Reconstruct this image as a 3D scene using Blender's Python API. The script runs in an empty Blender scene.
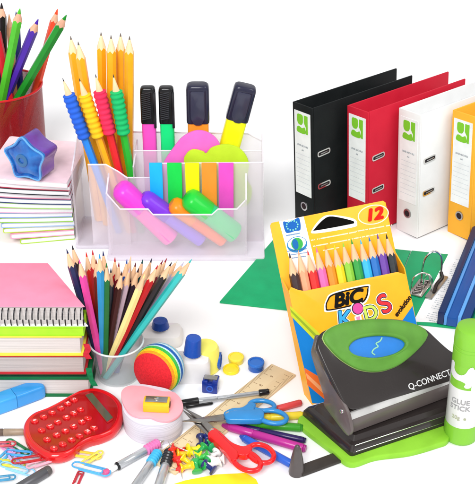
import bpy, bmesh, math, random
from math import sin, cos, tan, pi, radians, hypot, atan2, sqrt
from mathutils import Vector, Matrix, noise
random.seed(7)
scn = bpy.context.scene
COL = scn.collection
S = 0.001                      # every length below is in millimetres

# ------------------------------------------------------------------ camera
F = 1150.0; PIT = radians(30)
CAM = Vector((0, -F*cos(PIT), F*sin(PIT)))
DV = Vector((0, cos(PIT), -sin(PIT))); UV = Vector((0, sin(PIT), cos(PIT))); RV = Vector((1, 0, 0))
cd = bpy.data.cameras.new('camera'); cam = bpy.data.objects.new('camera', cd); COL.objects.link(cam)
cd.sensor_fit = 'VERTICAL'; cd.sensor_height = 24; cd.lens = 24*F/484
cd.clip_start = 0.01; cd.clip_end = 60
cam.location = CAM*S; cam.rotation_euler = (radians(60), 0, 0)
scn.camera = cam

def ray(px, py): return DV*F + RV*(px-237.5) + UV*(242-py)
def at(px, py, z=0.0):
    d = ray(px, py); return CAM + d*((z-CAM.z)/d.z)
def atY(px, py, Y):
    d = ray(px, py); return CAM + d*((Y-CAM.y)/d.y)
def onplane(px, py, p0, n):
    d = ray(px, py); return CAM + d*((p0-CAM).dot(n)/d.dot(n))

# ------------------------------------------------------------------ materials
MATS = {}
def lin(c):
    return tuple(x/12.92 if x <= .04045 else ((x+.055)/1.055)**2.4 for x in c)
def hexc(h): return lin(tuple(int(h[i:i+2], 16)/255 for i in (0, 2, 4)))
def mat(name, col, rough=.4, metal=0, spec=.3, var=.06, vscale=60, bump=0.0, bscale=400, alpha=1, trans=0,
        ior=1.45, coat=0, stretch=None, sss=0, col2=None):
    if name in MATS: return MATS[name]
    m = bpy.data.materials.new(name); m.use_nodes = True; MATS[name] = m
    nt = m.node_tree; b = nt.nodes['Principled BSDF']
    if isinstance(col, str): col = hexc(col)
    if isinstance(col2, str): col2 = hexc(col2)
    b.inputs['Roughness'].default_value = rough; b.inputs['Metallic'].default_value = metal
    b.inputs['Specular IOR Level'].default_value = spec; b.inputs['Alpha'].default_value = alpha
    b.inputs['Transmission Weight'].default_value = trans; b.inputs['IOR'].default_value = ior
    b.inputs['Coat Weight'].default_value = coat; b.inputs['Coat Roughness'].default_value = .08
    tc = nt.nodes.new('ShaderNodeTexCoord'); mp = nt.nodes.new('ShaderNodeMapping')
    if stretch: mp.inputs['Scale'].default_value = stretch
    nt.links.new(tc.outputs['Object'], mp.inputs['Vector'])
    nz = nt.nodes.new('ShaderNodeTexNoise'); nz.inputs['Scale'].default_value = vscale; nz.inputs['Detail'].default_value = 5
    nt.links.new(mp.outputs['Vector'], nz.inputs['Vector'])
    mx = nt.nodes.new('ShaderNodeMix'); mx.data_type = 'RGBA'
    c2 = col2 if col2 else tuple(max(0, x*(1-2*var)) for x in col)
    c1 = col if col2 else tuple(min(1, x*(1+var)+.002) for x in col)
    mx.inputs['A'].default_value = (*c2, 1); mx.inputs['B'].default_value = (*c1, 1)
    rp = nt.nodes.new('ShaderNodeMapRange'); rp.inputs['From Min'].default_value = .3; rp.inputs['From Max'].default_value = .62
    nt.links.new(nz.outputs['Fac'], rp.inputs['Value']); nt.links.new(rp.outputs['Result'], mx.inputs['Factor'])
    nt.links.new(mx.outputs['Result'], b.inputs['Base Color'])
    rr = nt.nodes.new('ShaderNodeMapRange'); rr.inputs['To Min'].default_value = max(0.02, rough-.07); rr.inputs['To Max'].default_value = rough+.07
    nt.links.new(nz.outputs['Fac'], rr.inputs['Value']); nt.links.new(rr.outputs['Result'], b.inputs['Roughness'])
    if bump:
        n2 = nt.nodes.new('ShaderNodeTexNoise'); n2.inputs['Scale'].default_value = bscale; n2.inputs['Detail'].default_value = 3
        nt.links.new(mp.outputs['Vector'], n2.inputs['Vector'])
        bp = nt.nodes.new('ShaderNodeBump'); bp.inputs['Strength'].default_value = bump; bp.inputs['Distance'].default_value = .0006
        nt.links.new(n2.outputs['Fac'], bp.inputs['Height']); nt.links.new(bp.outputs['Normal'], b.inputs['Normal'])
    return m
def paint(h, rough=.32): return mat('lacquer_'+h, h, rough=rough, coat=.15, var=.05, bump=.05)
def plastic(h, rough=.25): return mat('plastic_'+h, h, rough=rough, var=.03, vscale=30, coat=.2)
def paper(h): return mat('paper_'+h, h, rough=.75, var=.04, bump=.12, bscale=900)
def ink(h): return mat('ink_'+h, h, rough=.55, var=.02, spec=.12)

WOOD = mat('cedar_wood', 'E8BC94', rough=.65, var=.12, vscale=160, stretch=(1, 1, .12), bump=.15, bscale=700)
WOODP = mat('pale_pencil_wood', 'F3D2A6', rough=.65, var=.12, vscale=160, stretch=(1, 1, .12), bump=.15, bscale=700)
CHROME = mat('chrome', (.75, .74, .72), rough=.16, metal=1, var=.05)
STEEL = mat('brushed_steel', (.42, .41, .40), rough=.3, metal=1, var=.1, stretch=(1, 20, 1), vscale=120)
BLACKP = plastic('141416', .22)

# ------------------------------------------------------------------ mesh building
I4 = Matrix.Identity(4)
def T(x, y, z): return Matrix.Translation((x, y, z))
def RX(a): return Matrix.Rotation(a, 4, 'X')
def RY(a): return Matrix.Rotation(a, 4, 'Y')
def RZ(a): return Matrix.Rotation(a, 4, 'Z')
def frame(o, x=None, y=None, z=None):
    """matrix with origin o and given axes (two of three)"""
    if x is not None: x = Vector(x).normalized()
    if y is not None: y = Vector(y).normalized()
    if z is not None: z = Vector(z).normalized()
    if x is None: x = y.cross(z).normalized(); y = z.cross(x)
    elif y is None: y = z.cross(x).normalized(); z = x.cross(y).normalized()
    else: z = x.cross(y).normalized(); y = z.cross(x)
    return Matrix(((x.x, y.x, z.x, o[0]), (x.y, y.y, z.y, o[1]), (x.z, y.z, z.z, o[2]), (0, 0, 0, 1)))
def zframe(a, b, roll=0):
    a = Vector(a); z = (Vector(b)-a).normalized()
    ref = Vector((0, 0, 1)) if abs(z.z) < .95 else Vector((0, 1, 0))
    y = (ref - z*ref.dot(z)).normalized(); x = y.cross(z)
    return frame(a, x=x, y=y) @ RZ(roll)

class MB:
    def __init__(s): s.v = []; s.f = []; s.m = []
    def add(s, vs, fs, M=I4, mi=0):
        o = len(s.v); s.v += [M @ Vector(v) for v in vs]
        s.f += [tuple(i+o for i in f) for f in fs]; s.m += [mi]*len(fs); return s
    def loft(s, rings, M=I4, caps=(1, 1), closed=True, mi=0, wrap=False):
        n = len(rings[0]); vs = [p for r in rings for p in r]; fs = []
        R = len(rings)
        for i in range(R if wrap else R-1):
            for j in range(n if closed else n-1):
                k = (j+1) % n; i2 = (i+1) % R
                fs.append((i*n+j, i*n+k, i2*n+k, i2*n+j))
        if not wrap:
            if caps[0]: fs.append(tuple(range(n-1, -1, -1)))
            if caps[1]: fs.append(tuple((R-1)*n+j for j in range(n)))
        return s.add(vs, fs, M, mi)
    def prism(s, pts, z0, z1, M=I4, mi=0):
        return s.loft([[(p[0], p[1], z0) for p in pts], [(p[0], p[1], z1) for p in pts]], M, mi=mi)
    def box(s, x0, x1, y0, y1, z0, z1, M=I4, mi=0):
        return s.prism([(x0, y0), (x1, y0), (x1, y1), (x0, y1)], z0, z1, M, mi)
    def lathe(s, prof, n=32, M=I4, caps=(1, 1), mi=0, wrap=False):
        return s.loft([[(r*cos(2*pi*j/n), r*sin(2*pi*j/n), z) for j in range(n)] for r, z in prof], M, caps, mi=mi, wrap=wrap)
    def tube(s, path, r, n=8, closed=False, M=I4, mi=0):
        P = [Vector(p) for p in path]; m = len(P); rings = []
        t = (P[1]-P[0]).normalized()
        ref = Vector((0, 0, 1)) if abs(t.z) < .9 else Vector((1, 0, 0))
        nrm = (ref - t*ref.dot(t)).normalized()
        for i in range(m):
            if closed: t = (P[(i+1) % m]-P[i-1]).normalized()
            else: t = (P[min(i+1, m-1)]-P[max(i-1, 0)]).normalized()
            nrm = (nrm - t*nrm.dot(t)).normalized(); b = t.cross(nrm)
            rr = r[i] if isinstance(r, (list, tuple)) else r
            rings.append([P[i]+(nrm*cos(2*pi*j/n)+b*sin(2*pi*j/n))*rr for j in range(n)])
        return s.loft(rings, M, wrap=closed, mi=mi)
    def cyl(s, a, b, r0, r1=None, n=24, mi=0, M=I4):
        Z = M @ zframe(a, b); L = (Vector(b)-Vector(a)).length
        return s.lathe([(r0, 0), (r0 if r1 is None else r1, L)], n, Z, mi=mi)
    def build(s, name, mats, parent=None, bev=0, seg=2, ang=32, loc=None):
        me = bpy.data.meshes.new(name); bm = bmesh.new()
        vv = [bm.verts.new(v*S) for v in s.v]
        for f, mi in zip(s.f, s.m):
            try: fc = bm.faces.new([vv[i] for i in f]); fc.material_index = mi
            except ValueError: pass
        bmesh.ops.remove_doubles(bm, verts=bm.verts, dist=1e-6)
        bmesh.ops.recalc_face_normals(bm, faces=bm.faces)
        if bev:
            es = [e for e in bm.edges if len(e.link_faces) == 2 and e.calc_face_angle(0) > radians(35)]
            bmesh.ops.bevel(bm, geom=es, offset=bev*S, segments=seg, profile=.5, affect='EDGES', clamp_overlap=True)
        bm.to_mesh(me); bm.free()
        for p in me.polygons: p.use_smooth = True
        me.set_sharp_from_angle(angle=radians(ang))
        for m in (mats if isinstance(mats, (list, tuple)) else [mats]): me.materials.append(m)
        o = bpy.data.objects.new(name, me); COL.objects.link(o)
        if parent is not None: o.parent = parent
        return o

def scm(M):                                    # millimetre matrix -> scene matrix
    A = M.copy(); A.translation = M.translation*S; return A
def tag(o, label, cat, group=None):
    o['label'] = label; o['category'] = cat
    if group: o['group'] = group
    return o
def thing(name, M, label, cat, group=None):
    o = bpy.data.objects.new(name, None); COL.objects.link(o); o.empty_display_size = .01
    o.matrix_world = scm(M); return tag(o, label, cat, group)
def place(o, M): o.matrix_world = scm(M); return o
def structure(o): o['kind'] = 'structure'; return o

def smooth_closed(pts, n=8):                   # Catmull-Rom through the points
    out = []; m = len(pts)
    for i in range(m):
        p0, p1, p2, p3 = (Vector(pts[(i+k) % m]) for k in (-1, 0, 1, 2))
        for k in range(n):
            t = k/n
            out.append(.5*((2*p1)+(p2-p0)*t+(2*p0-5*p1+4*p2-p3)*t*t+(3*p1-p0-3*p2+p3)*t**3))
    return out
def smooth_open(pts, n=8):
    P = [Vector(p) for p in pts]; P = [2*P[0]-P[1]]+P+[2*P[-1]-P[-2]]; out = []
    for i in range(1, len(P)-2):
        p0, p1, p2, p3 = P[i-1:i+3]
        for k in range(n):
            t = k/n
            out.append(.5*((2*p1)+(p2-p0)*t+(2*p0-5*p1+4*p2-p3)*t*t+(3*p1-p0-3*p2+p3)*t**3))
    out.append(P[-2]); return out
def rounded(pts, r, n=5):
    out = []; m = len(pts)
    for i in range(m):
        p = Vector(pts[i][:2]); a = Vector(pts[i-1][:2]); b = Vector(pts[(i+1) % m][:2])
        da = (a-p); db = (b-p); rr = min(r, da.length*.45, db.length*.45)
        A = p+da.normalized()*rr; B = p+db.normalized()*rr
        for k in range(n+1):
            t = k/n; out.append(A*(1-t)**2 + p*2*t*(1-t) + B*t*t)
    return out
def ell(cx, cy, rx, ry, n=32, a=0):
    return [Vector((cx+rx*cos(2*pi*k/n)*cos(a)-ry*sin(2*pi*k/n)*sin(a), cy+rx*cos(2*pi*k/n)*sin(a)+ry*sin(2*pi*k/n)*cos(a))) for k in range(n)]
def rrect(x0, x1, y0, y1, r, n=5): return rounded([(x0, y0), (x1, y0), (x1, y1), (x0, y1)], r, n)

def text(s, size, m, parent, M, name='lettering', bold=0.0, ext=.12, align='CENTER', shear=0, sx=1):
    cu = bpy.data.curves.new(name, 'FONT'); cu.body = s; cu.size = size; cu.align_x = align; cu.align_y = 'CENTER'
    cu.extrude = ext; cu.shear = shear
    o = bpy.data.objects.new(name, cu); COL.objects.link(o)
    dg = bpy.context.evaluated_depsgraph_get()
    me = bpy.data.meshes.new_from_object(o.evaluated_get(dg))
    bpy.data.objects.remove(o); bpy.data.curves.remove(cu)
    if bold > 0:                                # fatten the strokes with copies set round the letter
        vs = [v.co.copy() for v in me.vertices]; fs = [tuple(p.vertices) for p in me.polygons]; V_, F_ = [], []
        for k in range(8):
            d = Vector((cos(k*pi/4)*bold, sin(k*pi/4)*bold, .006*k)); F_ += [tuple(i+len(V_) for i in f) for f in fs]; V_ += [v+d for v in vs]
        me = bpy.data.meshes.new(name); me.from_pydata(V_, [], F_)
    me.materials.clear(); me.materials.append(m)
    me.transform(Matrix.Diagonal((sx*S, S, S, 1))); me.transform(scm(M))
    t = bpy.data.objects.new(name, me); COL.objects.link(t)
    if parent is not None: t.parent = parent
    return t

# ------------------------------------------------------------------ setting
g = MB().box(-6000, 6000, -3000, 9000, -20, 0)
structure(g.build('table_surface', mat('white_table', (.93, .93, .94), rough=.55, var=.012, vscale=3, bump=.02)))

# ------------------------------------------------------------------ pencils
def pencil(tip, base, colour, label, r=3.5, group=None, wood=WOOD, lead=None, tl=2.6, cone=None, roll=None, end=None, name='pencil',
           cat='pencil'):
    """root at base, +Z to the tip"""
    tip = Vector(tip); base = Vector(base); L = (tip-base).length
    M = zframe(base, tip, random.uniform(0, 1) if roll is None else roll)
    cone = cone or r*4.6; slope = r/cone
    root = thing(name, M, label, cat, group)
    n = 12; rr = [r if j % 2 == 0 else r*.885 for j in range(n)]
    z0 = L-cone
    top = [(rr[j]*cos(2*pi*j/n), rr[j]*sin(2*pi*j/n), z0+(r-rr[j])/slope*1.25) for j in range(n)]
    bot = [(rr[j]*cos(2*pi*j/n), rr[j]*sin(2*pi*j/n), 0) for j in range(n)]
    MB().loft([bot, top], caps=(1, 0)).build('barrel', colour, root, ang=25)
    lr = r*.34; zl = L-tl*1.3
    lr = slope*(L-zl)
    MB().loft([top, [(lr*cos(2*pi*j/n), lr*sin(2*pi*j/n), zl) for j in range(n)]], caps=(0, 0)).build('sharpened_wood', wood, root, ang=60)
    MB().lathe([(lr*1.01, zl), (lr*.45, L-tl*.35), (lr*.15, L)], 12).build('lead_tip', lead or mat('graphite', '3A3A40', rough=.4), root, ang=60)
    return root

# ================================================================== binders (lever arch files)
BA = radians(51.5); BW = 29; BD = 143; BH = 131; LEAN = radians(4)
def lever_binder(cx, cy, h, label, shade=None):
    c = at(cx, cy); s = Vector((cos(BA), -sin(BA), 0)); k = Vector((sin(BA), cos(BA), 0))
    o = c - s*BW
    xd = Vector((s.x*cos(LEAN), s.y*cos(LEAN), sin(LEAN))); zd = -s*sin(LEAN)+Vector((0, 0, cos(LEAN)))
    M = frame(o, x=xd, y=k)
    root = thing('lever_arch_file', M, label, 'binder', 'lever arch files standing in a row')
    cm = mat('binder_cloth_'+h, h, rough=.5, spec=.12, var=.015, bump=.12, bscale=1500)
    inn = mat('binder_cavity_shade_'+h, shade or h, rough=.6, var=.08)
    MB().box(0, BW, 0, 1.8, 0, BH).build('spine', cm, root, bev=.5)
    MB().box(0, 1.8, 1.9, BD, 0, BH).build('rear_cover', [cm], root, bev=.5)
    MB().box(BW-1.8, BW, 1.9, BD-5, 0, BH).build('front_cover', [cm], root, bev=.5)
    MB().box(1.9, BW-1.9, 6, BD-16, 4, BH-14).build('shaded_cavity_fill', inn, root, bev=.5)  # block filling the hollow file; interior shade put into its darker colour
    wp = paper('EDEEEF')
    MB().box(BW*.1, BW*.9, -.5, -.02, BH*.27, BH*.945).build('spine_label', wp, root)
    gm = ink('7DC332')
    lg = MB()
    x0, x1, zt = BW*.25, BW*.78, BH*.925
    F_ = frame((0, -.52, 0), x=(1, 0, 0), y=(0, 0, 1))
    # green emblem: a rounded hand shape, a stem to its right and a wavy strip below, divided by white
    lg.prism(rounded([(x0, zt), (x0, zt-8), (x0+2, zt-11), (x0+6.5, zt-11), (x0+8.5, zt-8), (x0+8.5, zt)], 2.5), 0, .25, F_)
    lg.prism([(x0+10, zt), (x1, zt), (x1, zt-19), (x0+12.5, zt-19), (x0+12.8, zt-12), (x0+10, zt-8)], 0, .25, F_)
    lg.prism(smooth_closed([(x0, zt-14), (x0+3, zt-12.8), (x0+7, zt-14), (x0+11, zt-12.5), (x0+11.6, zt-19), (x0, zt-19)], 4), 0, .25, F_)
    lg.build('green_emblem', gm, root)
    ln = MB()
    for i in range(8):
        z = BH*(.60-.038*i); ln.box(BW*.16, BW*.84, -.6, -.5, z, z+.35)
    ln.build('ruled_lines', ink('C9CDD3'), root)
    text('LEVER ARCH FILE', 2.6, ink('9AA0A6'), root, frame((BW*.5, -.6, BH*.675), x=(1, 0, 0), y=(0, 0, 1)), sx=.8)
    text('A4', 2.6, ink('9AA0A6'), root, frame((BW*.5, -.6, BH*.64), x=(1, 0, 0), y=(0, 0, 1)))
    Q = frame((BW*.52, -.1, BH*.175), x=(1, 0, 0), y=(0, 0, 1))
    rg = MB().lathe([(3.2, -.2), (3.3, .9), (4.7, .9), (5.0, -.2)], 28, Q, wrap=True).build('finger_ring', STEEL if h != '16191A' else CHROME, root)
    MB().lathe([(3.25, -.1), (3.25, .25)], 28, Q).build('finger_hole', mat('dark_hole', '2A1A1E', rough=.8), rg)
    for z in (.36, .625):
        A = frame((BW, 14, BH*z), x=(0, 1, .06), y=(0, 0, 1))
        mo = rrect(-8.5, 8.5, -3.0, 3.0, 2.9); mi_ = rrect(-7.2, 7.2, -1.8, 1.8, 1.7)
        sl = MB(); n = len(mo)
        rings = [[(p.x, p.y, -.2) for p in mo], [(p.x, p.y, .8) for p in mo], [(p.x, p.y, .8) for p in mi_], [(p.x, p.y, -.2) for p in mi_]]
        sl.loft(rings, A, wrap=True); so = sl.build('slot_rim', CHROME, root)
        MB().prism(mi_, -.1, .15, A).build('slot_opening', mat('slot_dark', '241E22', rough=.6), so)
        MB().box(-4, 6, -1.0, .2, .1, .7, A).build('arch_end', STEEL, so, bev=.2)
    return root
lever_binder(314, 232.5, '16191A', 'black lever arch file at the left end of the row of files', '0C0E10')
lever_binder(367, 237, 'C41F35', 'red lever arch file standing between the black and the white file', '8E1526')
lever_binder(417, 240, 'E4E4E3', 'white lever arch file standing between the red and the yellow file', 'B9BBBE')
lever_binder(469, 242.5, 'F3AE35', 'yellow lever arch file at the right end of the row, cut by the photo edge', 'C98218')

# ================================================================== open green file lying flat
gA, gB, gC, gD = at(219.5, 303.5), at(276, 238), at(505, 262), at(497, 334)
grn = mat('green_board', '12A067', rough=.5, var=.05, bump=.1, bscale=1200)
gM = T(gA.x, gA.y, 0)
gr = thing('open_file', gM, 'green lever arch file lying open and flat behind the pencil box', 'binder')
def glocal(px, py, z=0): p = at(px, py, z); return (p.x-gA.x, p.y-gA.y)
def mixp(a, b, t): return (a[0]+(b[0]-a[0])*t, a[1]+(b[1]-a[1])*t)
q = [(0, 0), glocal(276, 238), glocal(505, 262), glocal(497, 334)]
L1, L2 = mixp(q[1], q[2], .50), mixp(q[0], q[3], .50)
R1, R2 = mixp(q[1], q[2], .60), mixp(q[0], q[3], .60)
MB().prism([q[0], L2, L1, q[1]], 0.2, 2.2).build('left_cover', grn, gr, bev=.4)
MB().prism([mixp(L2, R2, .03), mixp(L2, R2, .97), mixp(L1, R1, .97), mixp(L1, R1, .03)], .2, 1.9).build('spine_board', grn, gr, bev=.4)
MB().prism([R2, q[3], q[2], R1], .2, 2.2).build('right_cover', grn, gr, bev=.4)
# lever mechanism
def G(px, py, z): p = at(px, py, z); return Vector((p.x-gA.x, p.y-gA.y, p.z))
def plate_strip(a, b, w, z0, z1, name, m, par, bev=.4):
    a = Vector(a); b = Vector(b); d = (b-a).normalized(); nn = Vector((-d.y, d.x, 0))*w/2
    pts = [a-nn, b-nn, b+nn, a+nn]
    return MB().prism(rounded([(p.x, p.y) for p in pts], 1.2, 3), z0, z1).build(name, m, par, bev=bev)
pa, pb = G(428, 299, 3), G(445, 277, 3)
plate_strip(pa, pb, 7, 2.3, 4.6, 'mechanism_plate', STEEL, gr)
pa2, pb2 = G(415, 296, 3), G(426, 281, 3)
plate_strip(pa2, pb2, 13, 2.3, 4.0, 'compressor_plate', STEEL, gr)
sp = MB()
for i in range(5):
    c = Vector(pa2).lerp(Vector(pb2), .15+.17*i); sp.cyl((c.x-4, c.y-1, 4.8), (c.x+4, c.y+2, 4.8), 1.1, n=10)
sp.build('springs', mat('dark_steel', (.22, .19, .18), rough=.35, metal=1), gr)
# tall double arch: rises from the plate, bends over
def arch(a, b, zt, w=0):
    pts = [Vector((a.x, a.y, 4)), Vector((a.x, a.y, zt*.55)), Vector((a.x, a.y, zt*.55)).lerp(Vector((b.x, b.y, zt*.55)), .12)+Vector((0, 0, zt*.3)),
           Vector(((a.x+b.x)/2, (a.y+b.y)/2, zt)), Vector((b.x, b.y, zt*.55)).lerp(Vector((a.x, a.y, zt*.55)), .12)+Vector((0, 0, zt*.3)),
           Vector((b.x, b.y, zt*.55)), Vector((b.x, b.y, 4))]
    return smooth_open(pts, 7)
MB().tube(arch(G(421, 284, 3), G(440, 281, 3), 37), .95, 8).build('arch', CHROME, gr)
MB().tube(arch(G(423, 291, 3), G(431, 293, 3), 22), .8, 8).build('arch', CHROME, gr)
MB().tube(arch(G(411, 291, 3), G(429, 288, 3), 21), .7, 8).build('arch', CHROME, gr)
MB().tube(smooth_open([G(434, 292, 5), G(437, 284, 8), G(442, 278, 12), G(441, 272, 16)], 6), 1.7, 10).build('lever', mat('dark_lever', '2A2220', rough=.35), gr)
# printed sheet
def sheet(pxs, z0, z1, name, m, label, cat, group=None, origin=None):
    o = at(*pxs[0], z0) if origin is None else origin
    pts = [(at(*p, z0).x-o.x, at(*p, z0).y-o.y) for p in pxs]
    ob = MB().prism(pts, 0, z1-z0).build(name, m)
    place(ob, T(o.x, o.y, z0)); return tag(ob, label, cat, group)
po = at(413.5, 321.5, 2.4)
pt = thing('document_sheet', T(po.x, po.y, 2.4), 'white printed sheet lying on the open green file beside its metal arches', 'paper')
def PL(px, py): p = at(px, py, 2.6); return (p.x-po.x, p.y-po.y)
MB().prism([PL(413.5, 321.5), PL(470, 324), PL(490, 262), PL(449, 253)], 0, .35).build('page', paper('F4F6F8'), pt)
ln = MB(); u = Vector(PL(449, 253)).normalized(); w = Vector((u.y, -u.x)); Ls = Vector(PL(449, 253)).length
for i in range(34):
    if i % 9 == 5: continue
    b = u*(Ls*(.05+.0265*i)); L = random.choice((14, 18, 22, 9))
    if i in (9, 10): L = 16
    a = b+w*(9 + (3 if i % 4 == 0 else 0)); e = a+w*L
    hh = .55 if i % 4 else .9; c_ = a
    while (c_-a).length < L:
        d_ = c_+w*random.uniform(.8, 2.6); ln.prism([c_, d_, d_+u*hh, c_+u*hh], .36, .42); c_ = d_+w*.55
ln.build('printed_lines', ink('8C99A2'), pt)
hb = MB(); a = u*(Ls*.86)+w*15; hb.prism([a, a+w*13, a+w*13+u*10, a+u*10], .36, .42); hb.build('printed_box', ink('B9C2C6'), pt)

# ================================================================== blue files lying across the green one
def bluefile(px0, px1, px2, px3, z0, th, label, stripes, grp):
    """four corners on the table: front-left, back-left, back-right, front-right"""
    o = at(*px0, z0); M = T(o.x, o.y, z0)
    P = [Vector(((at(*p, z0+th)).x-o.x, (at(*p, z0+th)).y-o.y)) for p in (px0, px1, px2, px3)]
    root = thing('blue_file', M, label, 'binder', grp)
    def lerp2(s0, s1, z_a, z_b, nm, m):
        A, B = P[0].lerp(P[3], s0), P[1].lerp(P[2], s0); C_, D_ = P[1].lerp(P[2], s1), P[0].lerp(P[3], s1)
        return MB().prism([A, B, C_, D_], z_a, z_b).build(nm, m, root, bev=.5)
    for s0, s1, za, zb, nm, h in stripes: lerp2(s0, s1, za, zb, nm, plastic(h, .3))
    return root
bluefile((438, 312.5), (480, 209), (512, 212), (470, 318), 2.9, 12,
         'dark blue file with raised navy edge lying slanted over the white sheet',
         [(0, .2, 0, 13, 'edge_band', '0B2552'), (.205, .30, 0, 10.5, 'light_channel', '4F90D2'), (.305, .62, 0, 9, 'cover', '0B4A93'),
          (.625, .73, 0, 11, 'rib', '5A9ADA'), (.735, 1, 0, 9.5, 'inner_band', '0F356F')], 'blue files at the right edge')
bluefile((474, 330), (516, 226), (560, 232), (520, 336), 2.9, 17,
         'blue file at the far right edge beneath the slanted navy one',
         [(0, .12, 0, 18, 'edge_band', '8DB9E8'), (.125, 1, 0, 16, 'cover', '1B4F9C')], 'blue files at the right edge')

# ================================================================== pencil box (yellow carton)
psi, lam = radians(22), radians(32); BXW, BXL, BXT = 106, 150, 13
bo = at(312, 405)
xd = Vector((cos(psi), sin(psi), 0)); yd = Vector((-sin(psi)*sin(lam), cos(psi)*sin(lam), cos(lam)))
bM = frame(bo, x=xd, y=yd)          # local: x width, y up the face, z towards the viewer
bx = thing('pencil_carton', bM, 'yellow carton of twelve colouring pencils leaning back behind the hole punch', 'box')
YEL = mat('carton_yellow', 'F9AE1B', rough=.38, var=.03, bump=.04, coat=.1); WHT = ink('FAFAF6')
TB = BXT                            # thickness goes behind the face: z from -TB to 0
# pocket (front panel) with polygonal upper edge; y of the pocket top
pk = 88
def B(px, py, z=0.0):               # photograph direction -> face coordinates
    n = bM.to_3x3() @ Vector((0, 0, 1)); p = onplane(px, py, bo+n*z, n); q_ = bM.inverted() @ p; return (q_.x, q_.y)
yL = B(288, 294)[1]; yR = B(409, 270)[1]
front = [(0, 0), (BXW, 0), (BXW, yR-9), (BXW-5, yR-1), (BXW-9, yR), (16, yL-1), (10, yL), (4, yL+5), (0, yL+3)]
front = [(0, 0), (BXW, 0), (BXW, yR-28), (BXW-1, yR-3), (BXW-8, yR+.5), (13, yL-.5), (8, yL+1.5), (2.5, yL+5), (0, yL+2)]
MB().prism(front, -1.0, 0).build('front_panel', YEL, bx, bev=.3)
MB().prism([(0, 0), (BXW, 0), (BXW, BXL-2), (BXW-2, BXL), (2, BXL), (0, BXL-2)], -TB, -TB+1).build('back_panel', YEL, bx, bev=.3)
sidep = [(-TB+1.1, 0), (-1.1, 0), (-1.1, yL), (-TB+1.1, yL+14)]
for x0, nm in ((0, 'side_panel'), (BXW-1, 'side_panel')):
    MB().prism(sidep, x0, x0+1, frame((0, 0, 0), x=(0, 0, 1), y=(0, 1, 0)) @ Matrix.Diagonal((1, 1, -1, 1))).build(nm, YEL, bx)
MB().box(1.1, BXW-1.1, .1, 1.1, -TB+1.1, -1.1).build('bottom_panel', YEL, bx)
# fold-out strut behind that carries the carton
bs = MB(); nrm = bM.to_3x3() @ Vector((0, 0, 1))
inv = bM.inverted()
topw = bM @ Vector((BXW*.5, BXL*.62, -TB))
foot = Vector((topw.x-nrm.x*28*.5, topw.y+34, 2.6))
A_ = inv @ topw; F0 = inv @ foot
bs.loft([[(A_.x-22, A_.y, A_.z), (A_.x+22, A_.y, A_.z), (A_.x+22, A_.y-1.5, A_.z), (A_.x-22, A_.y-1.5, A_.z)],
         [(F0.x-26, F0.y, F0.z), (F0.x+26, F0.y, F0.z), (F0.x+26, F0.y-1.5, F0.z), (F0.x-26, F0.y-1.5, F0.z)]])
bs.build('stand_strut', YEL, bx)
# printing on the back panel (visible above the pencils), z = -TB+1
zb = -TB+1.02
def Bb(px, py): return B(px, py, zb)
def flat(pxs, z, th, name, m, par, sm=0):
    pts = [Vector(B(px, py, z)) for px, py in pxs]
    if sm: pts = smooth_closed(pts, sm)
    return MB().prism(pts, z, z+th).build(name, m, par)
flat([(279, 221.5), (303.5, 216.5), (320, 283), (298, 290)], zb, .15, 'white_field', WHT, bx)
flat([(283, 221.8), (288, 222.2), (294, 219.8), (299.2, 218), (300.5, 229.5), (295, 231), (289.5, 232.8), (285.5, 232)], zb+.17, .2, 'flag_emblem', ink('1D5FAE'), bx, 3)
st = MB(); fc = Vector(Bb(292, 225.5))
for k in range(12):
    a = 2*pi*k/12; st.prism([(fc.x+5*cos(a)+.75*cos(b_*pi*2/5+.3)*(1 if 1 else .4), fc.y+3.8*sin(a)+.75*sin(b_*pi*2/5+.3)) for b_ in range(5)], zb+.38, zb+.5)
st.build('stars', ink('7FD0B8'), bx)
gc = Vector(Bb(297, 244.5))
MB().prism(ell(gc.x, gc.y, 9, 6.6), zb+.17, zb+.3).build('globe_ring', ink('2F7FB8'), bx)
MB().prism(ell(gc.x, gc.y+1, 8, 5.0), zb+.31, zb+.42).build('globe_white', WHT, bx)
MB().prism(ell(gc.x, gc.y+.5, 5.2, 5.0), zb+.43, zb+.55).build('globe_disc', ink('3EA94E'), bx)
MB().prism(ell(gc.x-1.6, gc.y+.5, 2.6, 4.4), zb+.56, zb+.66).build('globe_shade', ink('1F66A8'), bx)
tx = MB()
for (x0, y0, x1, y1, h_) in ((286, 236.3, 300, 233.8, .8), (287, 252, 307, 249.2, .7), (290, 255.5, 309, 252.6, .6), (292, 258.6, 306, 256.6, .6)):
    a = Vector(Bb(x0, y0)); b = Vector(Bb(x1, y1)); n_ = 22
    for k in range(n_):
        p = a.lerp(b, k/n_); q_ = a.lerp(b, (k+.72)/n_); tx.prism([(p.x, p.y), (q_.x, q_.y), (q_.x, q_.y+h_*1.3), (p.x, p.y+h_*1.3)], zb+.17, zb+.3)
tx.build('small_print', ink('5E86B5'), bx)
tx = MB()
for (x0, y0, x1, y1, n_, h_) in ((311, 241, 356, 232.5, 52, 1.0), (356, 232, 392, 225.5, 42, .95), (313, 247, 350, 240.2, 44, 1.0), (352, 239.5, 387, 233, 42, .95), (323, 251, 341, 247.7, 22, .9)):
    a = Vector(Bb(x0, y0)); b = Vector(Bb(x1, y1))
    for k in range(n_):
        if random.random() < .12: continue
        p = a.lerp(b, k/n_); q_ = a.lerp(b, (k+.7)/n_); tx.prism([(p.x, p.y), (q_.x, q_.y), (q_.x, q_.y+h_), (p.x, p.y+h_)], zb+.17, zb+.3)
tx.build('small_print', ink('FFF3D2'), bx)
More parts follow.
